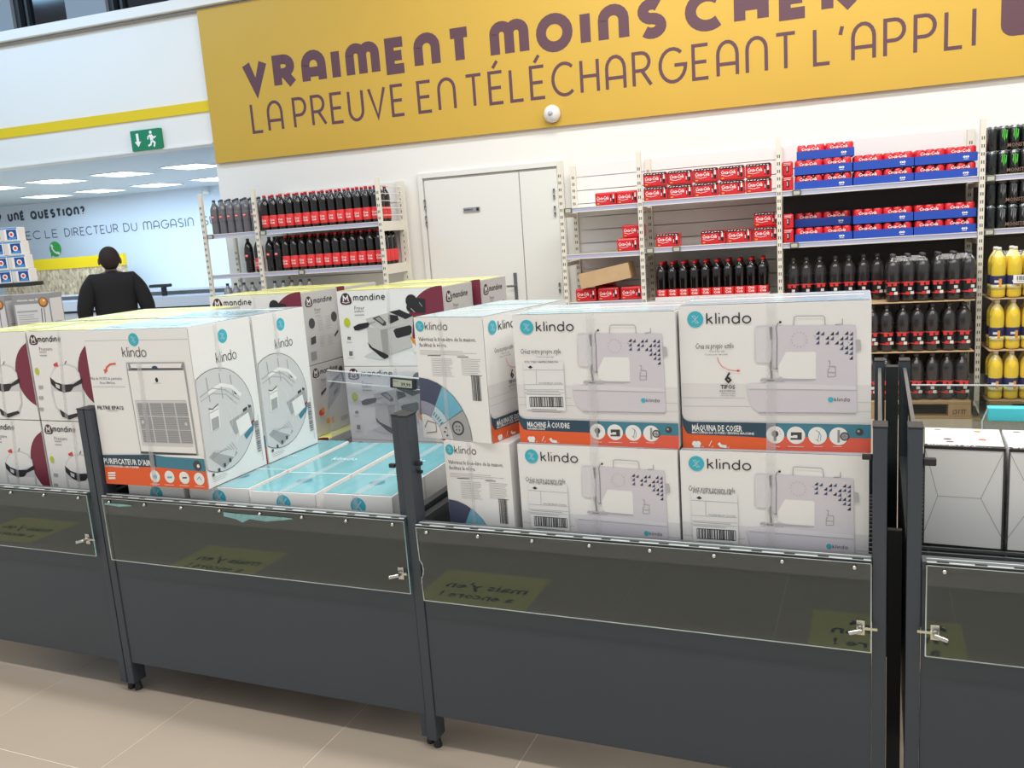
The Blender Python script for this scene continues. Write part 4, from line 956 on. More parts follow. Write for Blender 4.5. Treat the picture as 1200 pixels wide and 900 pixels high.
# ------------------------------------------------------------------ shelving along the wall
def slotted(name, t, u, d, z1, w=.035, dp=.03, face=True, n=36, color='rack_cream', z0=0):
    mb = MB(); mb.box(u-w/2, u+w/2, d, d+dp, z0, z1, color); p = mb.obj(name, t, .002)
    mb = MB(); k = int((z1-.25)/.052)
    for i in range(k):
        z = .2+i*.052
        for s_ in (-.0065, .0065) if w < .05 else (0,): mb.box(u+s_-.003, u+s_+.003, d-.0008, d+.001, z, z+.022, 'slot')
    tag(mb.obj('slots', p), kind='stuff'); return p
def shelf(t, u0, u1, z, tags=(), d0=6.62, d1=7.04, rail=True):
    mb = MB(); mb.box(u0+.02, u1-.02, d0, d1, z-.028, z-.001, 'rack_cream'); s_ = mb.obj('shelf', t, .002)
    if rail:
        mb = MB(); mb.box(u0+.019, u1-.019, d0-.018, d0-.0015, z-.036, z+.004, 'price_rail'); mb.box(u0+.019, u1-.019, d0-.021, d0-.018, z-.034, z-.028, 'rack_cream'); mb.box(u0+.019, u1-.019, d0-.021, d0-.018, z-.002, z+.004, 'rack_cream'); r = mb.obj('price_rail', s_)
        for x in tags:
            mb = MB(); mb.box(x, x+.058, d0-.030, d0-.0215, z-.036, z+.003, 'price_tag'); mb.box(x+.008, x+.05, d0-.0308, d0-.0302, z-.030, z-.004, 'lcd'); mb.obj('price_tag', s_)
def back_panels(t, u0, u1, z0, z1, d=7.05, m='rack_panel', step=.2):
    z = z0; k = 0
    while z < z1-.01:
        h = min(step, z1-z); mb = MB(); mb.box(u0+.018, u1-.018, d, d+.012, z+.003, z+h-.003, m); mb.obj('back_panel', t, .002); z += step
rr = thing('gondola_shelving', 'long cream shelving with canned drink packs right of the white door', 'shelving', (0, 0, 0), WR)
UR = [-1.722, -1.11, -.111, 1.187, 2.45]
for i, u in enumerate(UR):
    slotted('front_upright', rr, u, 6.585, 2.0 if i else 1.99)
    slotted('back_upright', rr, u, 7.02, 1.97, .045, .03)
    for z in (1.58, 1.20): 
        mb = MB(); mb.box(u-.012, u+.012, 6.616, 7.019, z-.02, z+.01, 'rack_cream'); mb.obj('bracket', rr)
back_panels(rr, UR[0], UR[1], .7, 1.98, step=.107); back_panels(rr, UR[1], UR[2], .7, 1.98, step=.107)
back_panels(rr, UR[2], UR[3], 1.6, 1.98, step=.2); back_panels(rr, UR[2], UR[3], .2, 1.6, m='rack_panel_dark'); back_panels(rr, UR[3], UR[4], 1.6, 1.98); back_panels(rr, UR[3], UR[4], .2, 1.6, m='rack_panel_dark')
shelf(rr, UR[0], UR[1], 1.625, (-1.70,)); shelf(rr, UR[1], UR[2], 1.632); shelf(rr, UR[2], UR[3], 1.628, (-.02,)); shelf(rr, UR[3], UR[4], 1.625, (1.21,))
shelf(rr, UR[0], UR[1], 1.268); shelf(rr, UR[1], UR[2], 1.282, (-1.08, -.88)); shelf(rr, UR[2], UR[3], 1.258, (-.04,)); shelf(rr, UR[3], UR[4], 1.27, (1.21,))
shelf(rr, UR[0], UR[1], .895); shelf(rr, UR[1], UR[2], .875)
for u in (-.9, -.3): 
    mb = MB(); mb.box(u-.05, u+.35, 6.63, 6.66, 1.14, 1.16, 'rack_cream')
rl = thing('gondola_shelving', 'cream shelving full of cola bottles left of the white door', 'shelving', (0, 0, 0), WR)
UL = [-5.03, -4.48, -3.28]
for i, u in enumerate(UL):
    slotted('front_upright', rl, u, 6.585, 2.0)
    if i: slotted('back_upright', rl, u, 7.02, 1.98, .045 if i == 1 else .075, .03)
slotted('back_upright', rl, UL[0], 7.02, 1.6, .03, .03)
back_panels(rl, UL[1], UL[2], .6, 1.98)
for u0, u1 in ((UL[0], UL[1]), (UL[1], UL[2])):
    shelf(rl, u0, u1, 1.636, (u0+.03,)); shelf(rl, u0, u1, 1.277, (u0+.37,) if u0 > -4.6 else ()); shelf(rl, u0, u1, .885)
for z in (1.61, 1.25):
    mb = MB(); mb.box(-3.288, -3.272, 6.617, 7.019, z-.05, z+.03, 'rack_cream'); mb.obj('bracket', rl)
for z in (1.93, 1.87, 1.81, 1.75, 1.69):
    mb = MB(); mb.tube([W(-3.28, 6.6, z), W(-3.28, 7.03, z)], .004, 'rack_cream', 5); o = mb.obj('side_wire', rl); o.rotation_euler = (0, 0, -WR)

# ------------------------------------------------------------------ bottles
def bottle_meshes(H=.305, r=.040, liquid='cola', label='label_red', cap='cap_red', lz=(.03, .125), brand=True, pale=None):
    p = [(r*.72, 0), (r*.95, .008), (r, .02), (r*.97, .05), (r*.95, H*.42), (r, H*.5), (r, H*.66), (r*.95, H*.74), (r*.80, H*.81), (r*.54, H*.87), (r*.36, H*.91), (r*.34, H*.94)]
    b = MB(); ms = [liquid]*(len(p)-1)
    if pale: ms[-3:] = [pale]*3
    b.lathe(p, liquid, 12, mats=ms); body = b.mesh('bottle')
    c = MB(); c.lathe([(r*.36, H*.935), (r*.36, H*.985), (r*.30, H)], cap, 10); capm = c.mesh('cap')
    l = MB(); l.lathe([(r*1.02, lz[0]), (r*1.03, lz[0]+.004), (r*1.03, lz[1]-.004), (r*1.01, lz[1])], label, 12)
    if brand == 'script':
        for z_, k_ in ((lz[0]+.052, .017), (lz[0]+.028, .017)):
            a = Art(.1, .1); a.text('white_ink', 'Coca' if z_ > lz[0]+.04 else 'Cola', (.0, 0), k_*1.5, True, width=.046, shear=.2); a.put(l, (-.023, -r*1.0-.003, z_), (1, 0, 0), (0, 0, 1))
    if brand == 'zero':
        for (x_, z0_, z1_, m_) in ((-.03, .06, .088, 'label_red'), (.004, .062, .086, 'label_red'), (-.018, .0, .02, 'label_red'), (.01, .002, .022, 'cap_white'), (-.004, .03, .05, 'cap_white')):
            l.box(x_, x_+.022, -r*1.06, -r*.9, lz[0]+z0_, lz[0]+z1_, m_)
        for z_ in (lz[0]+.002, lz[1]-.012): l.lathe([(r*1.035, z_), (r*1.035, z_+.008)], 'label_red', 12)
    if brand == 'ring':
        l.box(-.012, .012, -r*1.06, -r*.9, lz[0]+.03, lz[0]+.055, 'label_red'); l.box(-.012, .012, -r*1.065, -r*.9, lz[0]+.04, lz[0]+.046, 'cap_white')
    if brand == 'juice':
        l.lathe([(r*1.036, lz[0]), (r*1.036, lz[0]+.03)], 'orangeade_pale', 12); l.box(-.02, .008, -r*1.06, -r*.9, lz[0]+.045, lz[0]+.06, 'cap_white'); l.box(.006, .022, -r*1.07, -r*.9, lz[0]+.02, lz[0]+.07, 'fries'); l.box(-.026, -.006, -r*1.07, -r*.9, lz[0]+.012, lz[0]+.03, 'cap_white')
    lab = l.mesh('label')
    allm = MB(); return body, capm, lab
BR = bottle_meshes(liquid='cola', brand='script', lz=(.028, .128))
BM = bottle_meshes(liquid='cola', brand='script', lz=(.010, .080), H=.285, r=.0405)
BZ = bottle_meshes(liquid='cola_gloss', label='label_black', cap='cap_grey', brand='zero', lz=(.048, .138), H=.325, r=.0445)
BP = bottle_meshes(liquid='cola_clear', label='cola_clear', cap='cap_grey', brand='ring', lz=(.11, .19))
BK = bottle_meshes(liquid='cola', label='label_black', cap='cap_grey', brand='ring', lz=(.11, .19))
BJ = bottle_meshes(liquid='orangeade', label='label_navy', cap='cap_white', brand='juice', lz=(.058, .148), H=.335, r=.0455, pale='orangeade_pale')
BW = bottle_meshes(liquid='water', label='price_rail', cap='cap_grey', brand=False, lz=(.09, .14), H=.31, r=.04)
def joined(ms, name):
    bm = bmesh.new(); mats_ = []; 
    for m_ in ms:
        off = len(mats_); n0 = len(bm.faces); bm.from_mesh(m_); bm.faces.ensure_lookup_table()
        for f in bm.faces[n0:]: f.material_index += off
        mats_ += list(m_.materials)
    me = bpy.data.meshes.new(name); bm.to_mesh(me); bm.free()
    for q in mats_: me.materials.append(q)
    return me
def bottle(ms, label, group, loc, parts=True, rz=WR, one=None, name='cola_bottle', cat='bottle'):
    if parts:
        o = thing(name, label, cat, loc, rz, group)
        inst('body', ms[0], o); inst('cap', ms[1], o); inst('label', ms[2], o)
    else: o = inst(name, one, None, loc, rz); tag(o, label, cat, group)
    return o
ordn = ['first', 'second', 'third', 'fourth', 'fifth', 'sixth', 'seventh', 'eighth', 'ninth', 'tenth', 'eleventh', 'twelfth', 'thirteenth', 'fourteenth']
one_r = joined(BR, 'cola_bottle'); one_m = joined(BM, 'cola_bottle'); one_z = joined(BZ, 'bottle'); one_p = joined(BP, 'cola_bottle'); one_j = joined(BJ, 'bottle'); one_w = joined(BW, 'water_bottle')
for z, sh, rows in ((1.637, 'top', 2), (1.278, 'middle', 5)):
    for i in range(14):
        u = -4.420+i*.0828
        for r in range(rows):
            if r == 4 and i == 13: continue
            black = sh == 'middle' and i < 2
            if r == 0: lb = 'red-labelled cola bottle, front row, %s from the left, %s shelf by the door' % (ordn[i], sh)
            else: lb = 'cola bottle standing in the rows behind the front row of the left shelving'
            if black: lb = 'black-labelled cola bottle, %s in the front row of the middle shelf' % ordn[i] if r == 0 else 'cola bottle with black label behind the front row, middle shelf'
            if black: bottle(BK, lb, 'cola bottles left of the door', W(u, 6.668+r*.0845, z), r == 0, one=one_p if r else None)
            else: bottle(BR, lb, 'cola bottles left of the door', W(u, 6.668+r*.0845, z), r == 0, one=one_r)
bottle(BR, 'cola bottle alone beyond the front upright, right end of the top shelf', 'cola bottles left of the door', W(-3.335, 6.668+.0845*2, 1.637))
for i in range(6):
    for r in range(3):
        bottle(BP, ('see-through grey bottle with a small round emblem, %s from the left, top left shelf' % ordn[i]) if r == 0 else 'see-through grey bottle behind the front six on the top left shelf', 'pale bottles on the top left shelf', W(-4.955+i*.083, 6.68+r*.088, 1.637), r == 0, one=one_p, name='soda_bottle')
bottle(BK, 'dark bottle with a round red and white emblem, left bay, middle shelf', 'pair of bottles in the left bay', W(-4.65, 6.68, 1.278), name='soda_bottle')
bottle(BR, 'red-labelled bottle beside the dark one, left bay, middle shelf', 'pair of bottles in the left bay', W(-4.545, 6.68, 1.278))
for i in range(10):
    bottle(BW, 'pale water bottle, %s from the left, low shelf behind the fryer boxes' % ordn[i], 'water bottles on the lower shelf', W(-4.92+i*.088+(.06 if i > 4 else 0), 6.68, .886), name='water_bottle')
# shallow white tray with ten cola bottles in front, three deep
t = thing('display_tray', 'white cardboard tray under the short cola bottles in the middle bay', 'tray', W(-1.03, 6.622, .877), WR)
mb = MB(); mb.box(0, .84, 0, .4, 0, .004, 'cap_white'); mb.box(0, .84, 0, .003, .004, .03, 'cap_white'); mb.box(0, .003, .003, .4, .004, .03, 'cap_white'); mb.box(.837, .84, .003, .4, .004, .03, 'cap_white'); mb.obj('tray', t)
for i in range(10):
    for r in range(4):
        bottle(BM, ('short cola bottle, front row of the white tray, %s from the left' % ordn[i]) if r == 0 else 'short cola bottle in the rows behind the front one, white tray', 'short cola bottles in the white tray', W(-.983+i*.083, 6.67+r*.083, .882), r == 0, one=one_m)

# six-packs of large bottles on pallets
def pack_film(L, D, H): 
    mb = MB(); e = .002
    P = []
    for z, k in ((.004, 0), (H*.62, 0), (H*.86, .02), (H*.97, .045)):
        P.append([(-e+k, -e+k, z), (L+e-k, -e+k, z), (L+e-k, D+e-k, z), (-e+k, D+e-k, z)])
    vs = [p for ring in P for p in ring]; fs = []
    for j in range(3):
        for i in range(4): fs.append((j*4+i, j*4+(i+1) % 4, (j+1)*4+(i+1) % 4, (j+1)*4+i))
    mb.add(vs, fs, 'film', False); return mb.mesh('shrink_film')
FILMS = {}
def pack(lb, u, d, z, one, nx=3, ny=2, pitch=.093, name='bottle_pack', cat='bottle pack', group=None, H=.32, film=True):
    t = thing(name, lb, cat, W(u, d, z), WR, group)
    for i in range(nx):
        for j in range(ny): inst('bottle', one, t, (pitch*(i+.5), pitch*(j+.5), 0), (i*2+j)*.1-.2)
    if film:
        k = (nx, ny)
        if k not in FILMS: FILMS[k] = pack_film(pitch*nx, pitch*ny, H)
        inst('shrink_film', FILMS[k], t)
    return t
gz = 'six-packs of dark cola on the pallet'
def sheet(u0, u1, d0, d1, z, lb):
    mb = MB(); mb.box(u0, u1, d0, d1, z, z+.006, 'cardboard'); o = mb.obj('layer_sheet', rz=WR); tag(o, lb, 'cardboard sheet')
def pallet(name, lb, u0, u1, d0, d1, h=.125):
    t = thing(name, lb, 'pallet', W(u0, d0, 0), WR)
    L, D = u1-u0, d1-d0
    for i in range(5): mb = MB(); mb.box(0, L, i*(D-.09)/4, i*(D-.09)/4+.09, h-.02, h, 'wood'); mb.obj('deck_board', t, .002)
    for x in (0, (L-.14)/2, L-.14):
        for y in (0, D-.1): mb = MB(); mb.box(x, x+.14, y, y+.1, .02, h-.021, 'wood'); mb.obj('block', t, .002)
    for y in (0, D-.1): mb = MB(); mb.box(0, L, y, y+.1, 0, .019, 'wood'); mb.obj('bottom_board', t, .002)
    a = Art(.14, .1); a.ribbon('black_ink', [(.03, .03), (.03, .055), (.05, .06), (.05, .035), (.03, .03)], .004)
    for x in (.065, .085, .1): a.ribbon('black_ink', [(x, .03), (x, .06), (x+.012, .06)], .004)
    mb = MB(); a.put(mb, (L-.14, 0, .005), (1, 0, 0), (0, 0, 1)); mb.obj('stamp', t)
pallet('pallet', 'wooden pallet with a stamped block under the dark cola packs', .0, 1.125, 6.42, 7.0)
pallet('pallet', 'wooden pallet under the yellow soda packs', 1.235, 2.2, 6.42, 7.0)
cols = {.126: [(.845, 3, 'lowest layer, right end'), (.652, 2, 'lowest layer, second from the right'), (.36, 3, 'lowest layer, hidden'), (.07, 3, 'lowest layer, hidden at the left')],
        .472: [(.945, 2, 'middle layer, right end, two bottles wide'), (.655, 3, 'middle layer, second from the right'), (.365, 3, 'middle layer, cut by the box in front'), (.075, 3, 'middle layer, hidden at the left')],
        .820: [(.876, 3, 'top layer, right end, shiny film'), (.592, 3, 'top layer, second from the right, shiny film')]}
for z, l_ in cols.items():
    for u, nx, n_ in l_: pack('dark cola pack on the right pallet, '+n_, u, 6.46, z, one_z, nx, 2, group=gz)
    if z > .2: sheet(.02, 1.14, 6.45, 6.85, z-.0085, 'thin cardboard sheet under the %s layer of dark cola packs' % ('top' if z > .6 else 'middle'))
for u, nx, n_ in ((-.075, 3, 'back left'), (.215, 2, 'in the middle'), (.405, 2, 'right of the middle')): pack('dim dark cola pack on the top layer, %s, below the blue trays' % n_, u+.01, 6.66, .82, one_z, nx, 2, pitch=.0915, group=gz)
gy = 'yellow soda packs at the right edge'
for z, n_ in ((.126, 'lowest'), (.472, 'middle'), (.820, 'top')):
    pack('pack of yellow soda bottles with navy labels, %s layer' % n_, 1.235, 6.46, z, one_j, 3, 2, .0955, 'soda_pack', 'bottle pack', gy, .33)
    if z > .2: sheet(1.23, 2.1, 6.45, 6.85, z-.0085, 'thin cardboard sheet under the %s layer of yellow soda' % n_)
t = thing('pack_sticker', 'white barcode sticker on the top yellow soda pack', 'sticker', W(1.36, 6.443, .915), WR)
mb = MB(); mb.box(0, .16, 0, .001, 0, .055, 'label_white'); mb.obj('paper', t)
a = Art(.16, .055); a.bars('black_ink', .02, .02, .11, .048, n=14); a.lines('soft_ink', .02, .14, .01, 1, .004, .003); face_art(a, 'front', 0, 0, 0).obj('barcode', t)

# ------------------------------------------------------------------ can packs
def fridge_pack(w=.18, d=.13, h=.103, zero=True, end=False):
    t = thing('can_pack', 'x', 'can pack', (0, 0, 0), WR)
    mb = MB(); mb.box(0, w, 0, d, 0, h, 'can_red'); mb.obj('carton', t, .012)
    a = Art(w, h)
    if zero:
        a.P('label_black', (.004, h-.02), (w-.004, h-.02), (w-.004, h-.008), (w-.012, h-.002), (.012, h-.002), (.004, h-.008)); a.up(); rnd = random.Random(5)
        for i in range(7): x = .012+i*w/8; a.ribbon('white_ink', [(x, h-.012+rnd.uniform(-.003, .002)), (x+.014, h-.012+rnd.uniform(-.002, .004))], .004)
    if w > .1:
        a.text('white_ink', 'Coca-Cola', (.012, h*.46), .036, True, width=w*.58, shear=.25); a.ribbon('white_ink', [(.016, h*.4), (w*.3, h*.3), (w*.55, h*.38)], .003); a.R('fries', .016, .012, .034, .022)
        a.up(); a.P('label_black', (w*.73, h*.22), (w*.79, h*.22), (w*.79, h*.7), (w*.765, h*.9), (w*.74, h*.7)); a.P('label_black', (w*.83, h*.2), (w*.92, h*.2), (w*.92, h*.5), (w*.83, h*.5)); a.P('white_ink', (w*.835, h*.5), (w*.915, h*.5), (w*.89, h*.82), (w*.86, h*.82)); a.up(); a.R('white_ink', w*.74, h*.3, w*.765, h*.55)
    else:
        a.P('label_black', (w*.4, h*.25), (w*.62, h*.25), (w*.62, h*.7), (w*.4, h*.75)); a.lines('white_ink', .012, w-.012, h*.85, 2, .01, .003); a.up(); a.R('white_ink', w*.44, h*.35, w*.5, h*.65)
    mb = MB(); a.put(mb, (0, -.0004, 0), (1, 0, 0), (0, 0, 1)); mb.obj('front_print', t)
    return t
fz, fr, fe = fridge_pack(), fridge_pack(.165, .13, .1, False), fridge_pack(.076, .18, .103, False)
used = set()
def place(src, u, d, z, lb, group, rz=0):
    o = src if src.name not in used else copy_tree(src); used.add(src.name); o.location = W(u, d, z); o.rotation_euler.z = WR+rz; o['label'] = lb; o['group'] = group; return o
g1 = 'red can packs on the shelves'
for j in range(2):
    for i in range(5): place(fz, -1.088+i*.1865, 6.63, 1.633+j*.1055, 'red can pack with black top, %s from the left, %s row, top shelf' % (ordn[i], ('lower', 'upper')[j]), g1)
place(fr, -1.463, 6.63, 1.626, 'plain red can pack, leftmost on the top shelf', g1); place(fr, -1.295, 6.625, 1.626, 'plain red can pack, right one of the pair beside the upright, top shelf', g1)
place(fr, -1.31, 6.63, 1.269, 'red can pack under another one, second shelf left of the upright', g1); place(fr, -1.27, 6.66, 1.3705, 'red can pack lying on top of another, second shelf left of the upright', g1)
place(fz, -1.01, 6.63, 1.283, 'single red can pack standing alone, second shelf right of the upright', g1)
place(fz, -.675, 6.63, 1.283, 'red can pack on the second shelf, left of a row of three', g1); place(fz, -.488, 6.625, 1.283, 'red can pack on the second shelf, middle of a row of three', g1); place(fz, -.300, 6.64, 1.283, 'red can pack on the second shelf, right of a row of three', g1); place(fz, -.292, 6.66, 1.3885, 'red can pack stacked on the right one, second shelf, beside the upright', g1)
for z, n_ in ((1.629, 'top shelf, lower'), (1.7335, 'top shelf, upper'), (1.259, 'second shelf, lower'), (1.3635, 'second shelf, upper')): place(fe, -.090, 6.63, z, 'narrow red can pack beside the first blue tray, '+n_, g1)
place(fr, -1.56, 6.87, .898, 'red can pack standing behind the tilted cardboard tray, left, lower', g1); place(fr, -1.565, 6.87, .999, 'red can pack behind the tilted cardboard tray, left, upper', g1)
place(fr, -1.30, 6.64, .898, 'red can pack at the right end of the tilted cardboard tray', g1, .05); place(fr, -1.66, 6.635, .898, 'red can pack under the left end of the tilted cardboard tray', g1); place(fr, -1.48, 6.635, .898, 'red can pack under the middle of the tilted cardboard tray', g1)
t = thing('cardboard_tray', 'empty beige cardboard tray lying tilted over red can packs', 'tray', W(-1.60, 6.60, 1.0), WR); t.rotation_euler = (math.radians(-62), math.radians(-12), WR)
t.location = W(-1.615, 6.64, .97)
mb = MB(); mb.box(0, .40, 0, .004, 0, .12, 'cardboard'); mb.box(0, .40, .004, .24, 0, .004, 'cardboard'); mb.box(0, .40, .24, .244, 0, .12, 'cardboard'); mb.box(0, .004, .004, .24, .004, .12, 'cardboard'); mb.box(.396, .40, .004, .24, .004, .12, 'cardboard'); mb.obj('tray', t)
t.rotation_euler = (0, math.radians(-10), WR); t.location = W(-1.60, 6.60, .999)

# blue trays of cans
def can_tray():
    t = thing('can_tray', 'x', 'can tray', (0, 0, 0), WR)
    L, D, h = .385, .26, .058
    mb = MB(); mb.box(0, L, 0, .003, 0, h, 'tray_blue'); mb.box(0, L, D-.003, D, 0, h, 'tray_blue'); mb.box(0, .003, .003, D-.003, 0, h, 'tray_blue'); mb.box(L-.003, L, .003, D-.003, 0, h, 'tray_blue'); mb.box(.003, L-.003, .003, D-.003, 0, .003, 'tray_blue'); mb.obj('tray', t)
    mb = MB()
    for i in range(6):
        for j in range(4): mb.lathe([(.028, .004), (.0305, .01), (.0305, .088), (.026, .0985), (.025, .1005)], 'can_red', 10, (.034+i*.0634, .034+j*.064), ['can_red', 'can_red', 'can_red', 'can_top'])
    tag(mb.obj('cans', t), kind='stuff')
    a = Art(L, .11)
    for s_ in (0, 1): a = Art(L, .11); a.text('white_ink', 'Coca-Cola', (.03+s_*.19, .062), .03, True, width=.12, shear=.25); mb = MB(); a.put(mb, (0, -.001, 0), (1, 0, 0), (0, 0, 1)); mb.obj('film_print', t)
    a = Art(L, h); a.circ('white_ink', (L-.07, .03), .006, 10); a.P('white_ink', (L-.09, .03), (L-.078, .02), (L-.078, .04)); a.P('white_ink', (L-.05, .03), (L-.062, .02), (L-.062, .04)); a.lines('white_ink', L-.085, L-.055, .014, 1, .004, .003, 0)
    mb = MB(); a.put(mb, (0, -.001, 0), (1, 0, 0), (0, 0, 1)); mb.obj('tray_emblem', t); return t
ct = can_tray(); g2 = 'blue trays of red cans'
pos = [('left', -.005), ('middle', .388), ('right', .779)]
for n_, u in pos:
    for j in range(2): place(ct, u, 6.63, 1.629+j*.1055, 'blue tray of red cans, top shelf, %s column, %s' % (n_, ('bottom one', 'second one')[j]), g2)
    for j in range(2):
        back = .12 if (n_ == 'left' and j) else 0
        place(ct, u, 6.63+back, 1.259+j*.1055, 'blue tray of red cans, second shelf, %s column, %s' % (n_, ('bottom one', 'upper one')[j])+(', pushed back in the shade' if back else ''), g2)
place(ct, .012, 6.68, 1.840, 'blue tray of red cans, the only third one, highest on the left', g2)

# energy drink packs
def energy(bright=True):
    t = thing('energy_drink_pack', 'x', 'can pack', (0, 0, 0), WR)
    for i in range(4):
        for j in range(2):
            mb = MB(); mb.lathe([(.026, 0), (.032, .008), (.032, .142), (.026, .154), (.026, .158)], 'can_black', 12, (.033+i*.066, .033+j*.066), ['can_black', 'can_black', 'can_rim', 'can_rim']); c = mb.obj('can', t)
            if j == 0 and i in (1, 2, 3):
                a = Art(.06, .15); x0 = 0
                for k, (z0, z1) in enumerate(((.075, .132), (.055, .136), (.068, .13))):
                    x = .016+k*.011; a.P('claw_green' if i < 3 and bright else 'soft_ink', (x, z1), (x+.002, z1-.012), (x-.002, z0+.02), (x+.002, z0), (x+.006, z0+.02), (x+.007, z1-.016), (x+.008, z1-.004))
                mb = MB(); a.put(mb, (i*.066+.004, .0005, 0), (1, 0, 0), (0, 0, 1)); mb.obj('claw_emblem', c)
    a = Art(.27, .16); a.text('tan_ink', 'MONSTER', (.115, .018), .034, True, width=.14); mb = MB(); a.put(mb, (0, -.004, 0), (1, 0, 0), (0, 0, 1)); mb.obj('film_print', t)
    return t
en = energy(); ed = energy(False); ed.name = 'energy_drink_pack_dim'; ed.name = 'energy_drink_pack'  # second-shelf packs: green claws greyed, shelf shade put into their colour
for k, (z, n_) in enumerate(((1.626, 'top shelf, lower of two'), (1.787, 'top shelf, upper of two'), (1.271, 'second shelf, lower of two, in shade'), (1.432, 'second shelf, upper of two, in shade'))):
    place(en if k < 2 else ed, 1.222, 6.63, z, 'pack of black energy drink cans, '+n_, 'energy drink packs')

# ------------------------------------------------------------------ left background: drill boxes, packets on a shelf
def drill_box(x, y, z, lb):
    t = thing('drill_box', lb, 'box', (x, y, z), math.radians(18), 'grey drill boxes'); w, d, h = .215, .12, .322
    mb = MB(); mb.box(0, w, 0, d, 0, h, 'mid_grey'); mb.obj('carton', t, .002)
    a = Art(w, h); a.R('photo_light', .012, .012, w-.004, h-.055); a.up(); a.text('white_ink', 'visseuse sans fil', (.03, h-.038), .018, True, width=.12); a.R('photo_mid', .02, h-.1, .14, h-.09); a.lines('mid_grey', .025, .14, h-.115, 5, .012, .0025); a.text('black_ink', '14,8V', (.035, h-.205), .026, True, width=.06)
    a.circ('tan_ink', (w-.035, h-.05), .028, 18); a.up(); a.circ('fries', (w-.035, h-.046), .02, 14); a.up(); a.circ('label_white', (w-.03, h-.04), .006, 8); a.ribbon('photo_dark', [(w-.05, h-.08), (w-.058, h-.19)], .004); a.ribbon('photo_dark', [(w-.035, h-.08), (w-.04, h-.19)], .003)
    face_art(a, 'front', w, d, h).obj('front_print', t)
    a = Art(d, h); a.R('photo_light', .004, .01, d-.01, h-.03); a.lines('mid_grey', .02, .09, .16, 4, .02, .004); face_art(a, 'right', w, d, h).obj('side_print', t)
for k, (z, n_) in enumerate(((1.014, 'top'), (.691, 'middle'), (.368, 'bottom'))):
    drill_box(-4.385, 3.30, z, 'grey drill box with an orange round picture, right stack, %s' % n_); drill_box(-4.625, 3.215, z, 'grey drill box cut by the left photo edge, %s of its stack' % n_)
SR = math.radians(20)
t = thing('shelf_unit', 'dark shelf carrying blue and white packets at the left edge', 'shelving', (-5.475, 4.275, 0), SR)
mb = MB(); mb.box(-1.1, .012, -.01, .15, 1.345, 1.372, 'bin_metal_dark'); mb.obj('shelf', t, .002)
for x in (-1.1, -.55): mb = MB(); mb.box(x, x+.04, .10, .14, 0, 1.344, 'bin_metal_dark'); mb.obj('upright', t)
mb = MB(); mb.box(-1.06, -.551, 0, .099, .02, .06, 'bin_metal_dark'); mb.obj('base', t)
ux = Vector((math.cos(SR), math.sin(SR), 0)); uy = Vector((-math.sin(SR), math.cos(SR), 0))
def packet():
    t = thing('packet', 'x', 'packet', (0, 0, 0), SR, 'blue and white packets'); w, d, h = .128, .09, .094
    mb = MB(); mb.box(0, w, 0, d, 0, h, 'label_white'); mb.obj('carton', t, .003)
    a = Art(w, h); a.R('pack_blue', .001, h-.012, w-.001, h-.002); a.R('pack_deep', .048, .01, w-.008, h-.016); a.R('photo_light', .004, .004, .03, h-.014); a.up(); a.circ('white_ink', (.082, .045), .019, 14); a.P('pack_blue', (.052, .012), (.115, .012), (.115, .03), (.06, .024)); a.up(); a.circ('red_ink', (.082, .045), .011, 10)
    face_art(a, 'front', w, d, h).obj('front_print', t); return t
pk = packet(); first = True
for r in range(4):
    for c in range(4):
        o = pk if first else copy_tree(pk); first = False
        p = Vector((-5.475, 4.275, 1.373))+ux*(-.1325*(c+1)+.005-.012*r)+uy*.02; o.location = p+Vector((0, 0, r*.0965))
        o['label'] = 'blue and white packet, %s column from the right, %s layer from the bottom' % (ordn[c], ordn[r])
t = thing('spare_carton', 'white carton lying on the pale wall shelf left of the cola', 'box', (0, 0, 0)); bpy.data.objects.remove(t)

# ------------------------------------------------------------------ the man seen from behind
def skinned(name, verts, edges, radii, m, parent=None, sub=2, root=0):
    me = bpy.data.meshes.new(name); me.from_pydata(verts, edges, []); o = bpy.data.objects.new(name, me); COL.objects.link(o); me.materials.append(MATS[m])
    if parent: o.parent = parent
    sk = o.modifiers.new('skin', 'SKIN'); me.skin_vertices or None
    if not me.skin_vertices: me.attributes
    for i, r in enumerate(radii):
        sv = me.skin_vertices[0].data[i]; sv.radius = r if isinstance(r, tuple) else (r, r); sv.use_root = (i == root)
    sk.use_smooth_shade = True
    ss = o.modifiers.new('sub', 'SUBSURF'); ss.levels = sub; ss.render_levels = sub
    return o
man = thing('person', 'person in a black jacket seen from behind, short dark hair', 'person', (-6.60, 6.02, 0), math.radians(48))
# local axes: he faces +y; x to his right
K = .915
V_ = [(0, 0, .96), (0, .0, 1.12), (0, -.01, 1.30), (0, -.01, 1.42), (0, 0, 1.50), (0, .02, 1.57),
      (.10, 0, .88), (.11, .01, .50), (.11, -.01, .09), (.12, .12, .04), (-.10, 0, .88), (-.11, .01, .50), (-.11, -.01, .09), (-.12, .12, .04),
      (.20, -.01, 1.41), (.27, -.02, 1.12), (.28, .10, .90), (-.20, -.01, 1.41), (-.27, -.02, 1.12), (-.28, .10, .90)]
E_ = [(0, 1), (1, 2), (2, 3), (3, 4), (4, 5), (0, 6), (6, 7), (7, 8), (8, 9), (0, 10), (10, 11), (11, 12), (12, 13), (3, 14), (14, 15), (15, 16), (3, 17), (17, 18), (18, 19)]
Rr = [(.15, .11), (.16, .11), (.19, .12), (.15, .09), .058, .055, .09, .06, .042, .035, .09, .06, .042, .035, .065, .05, .036, .065, .05, .036]
body = skinned('body', [tuple(c*K for c in v) for v in V_], E_, [tuple(x*K for x in r) if isinstance(r, tuple) else (r*K, r*K) for r in Rr], 'skin', man)
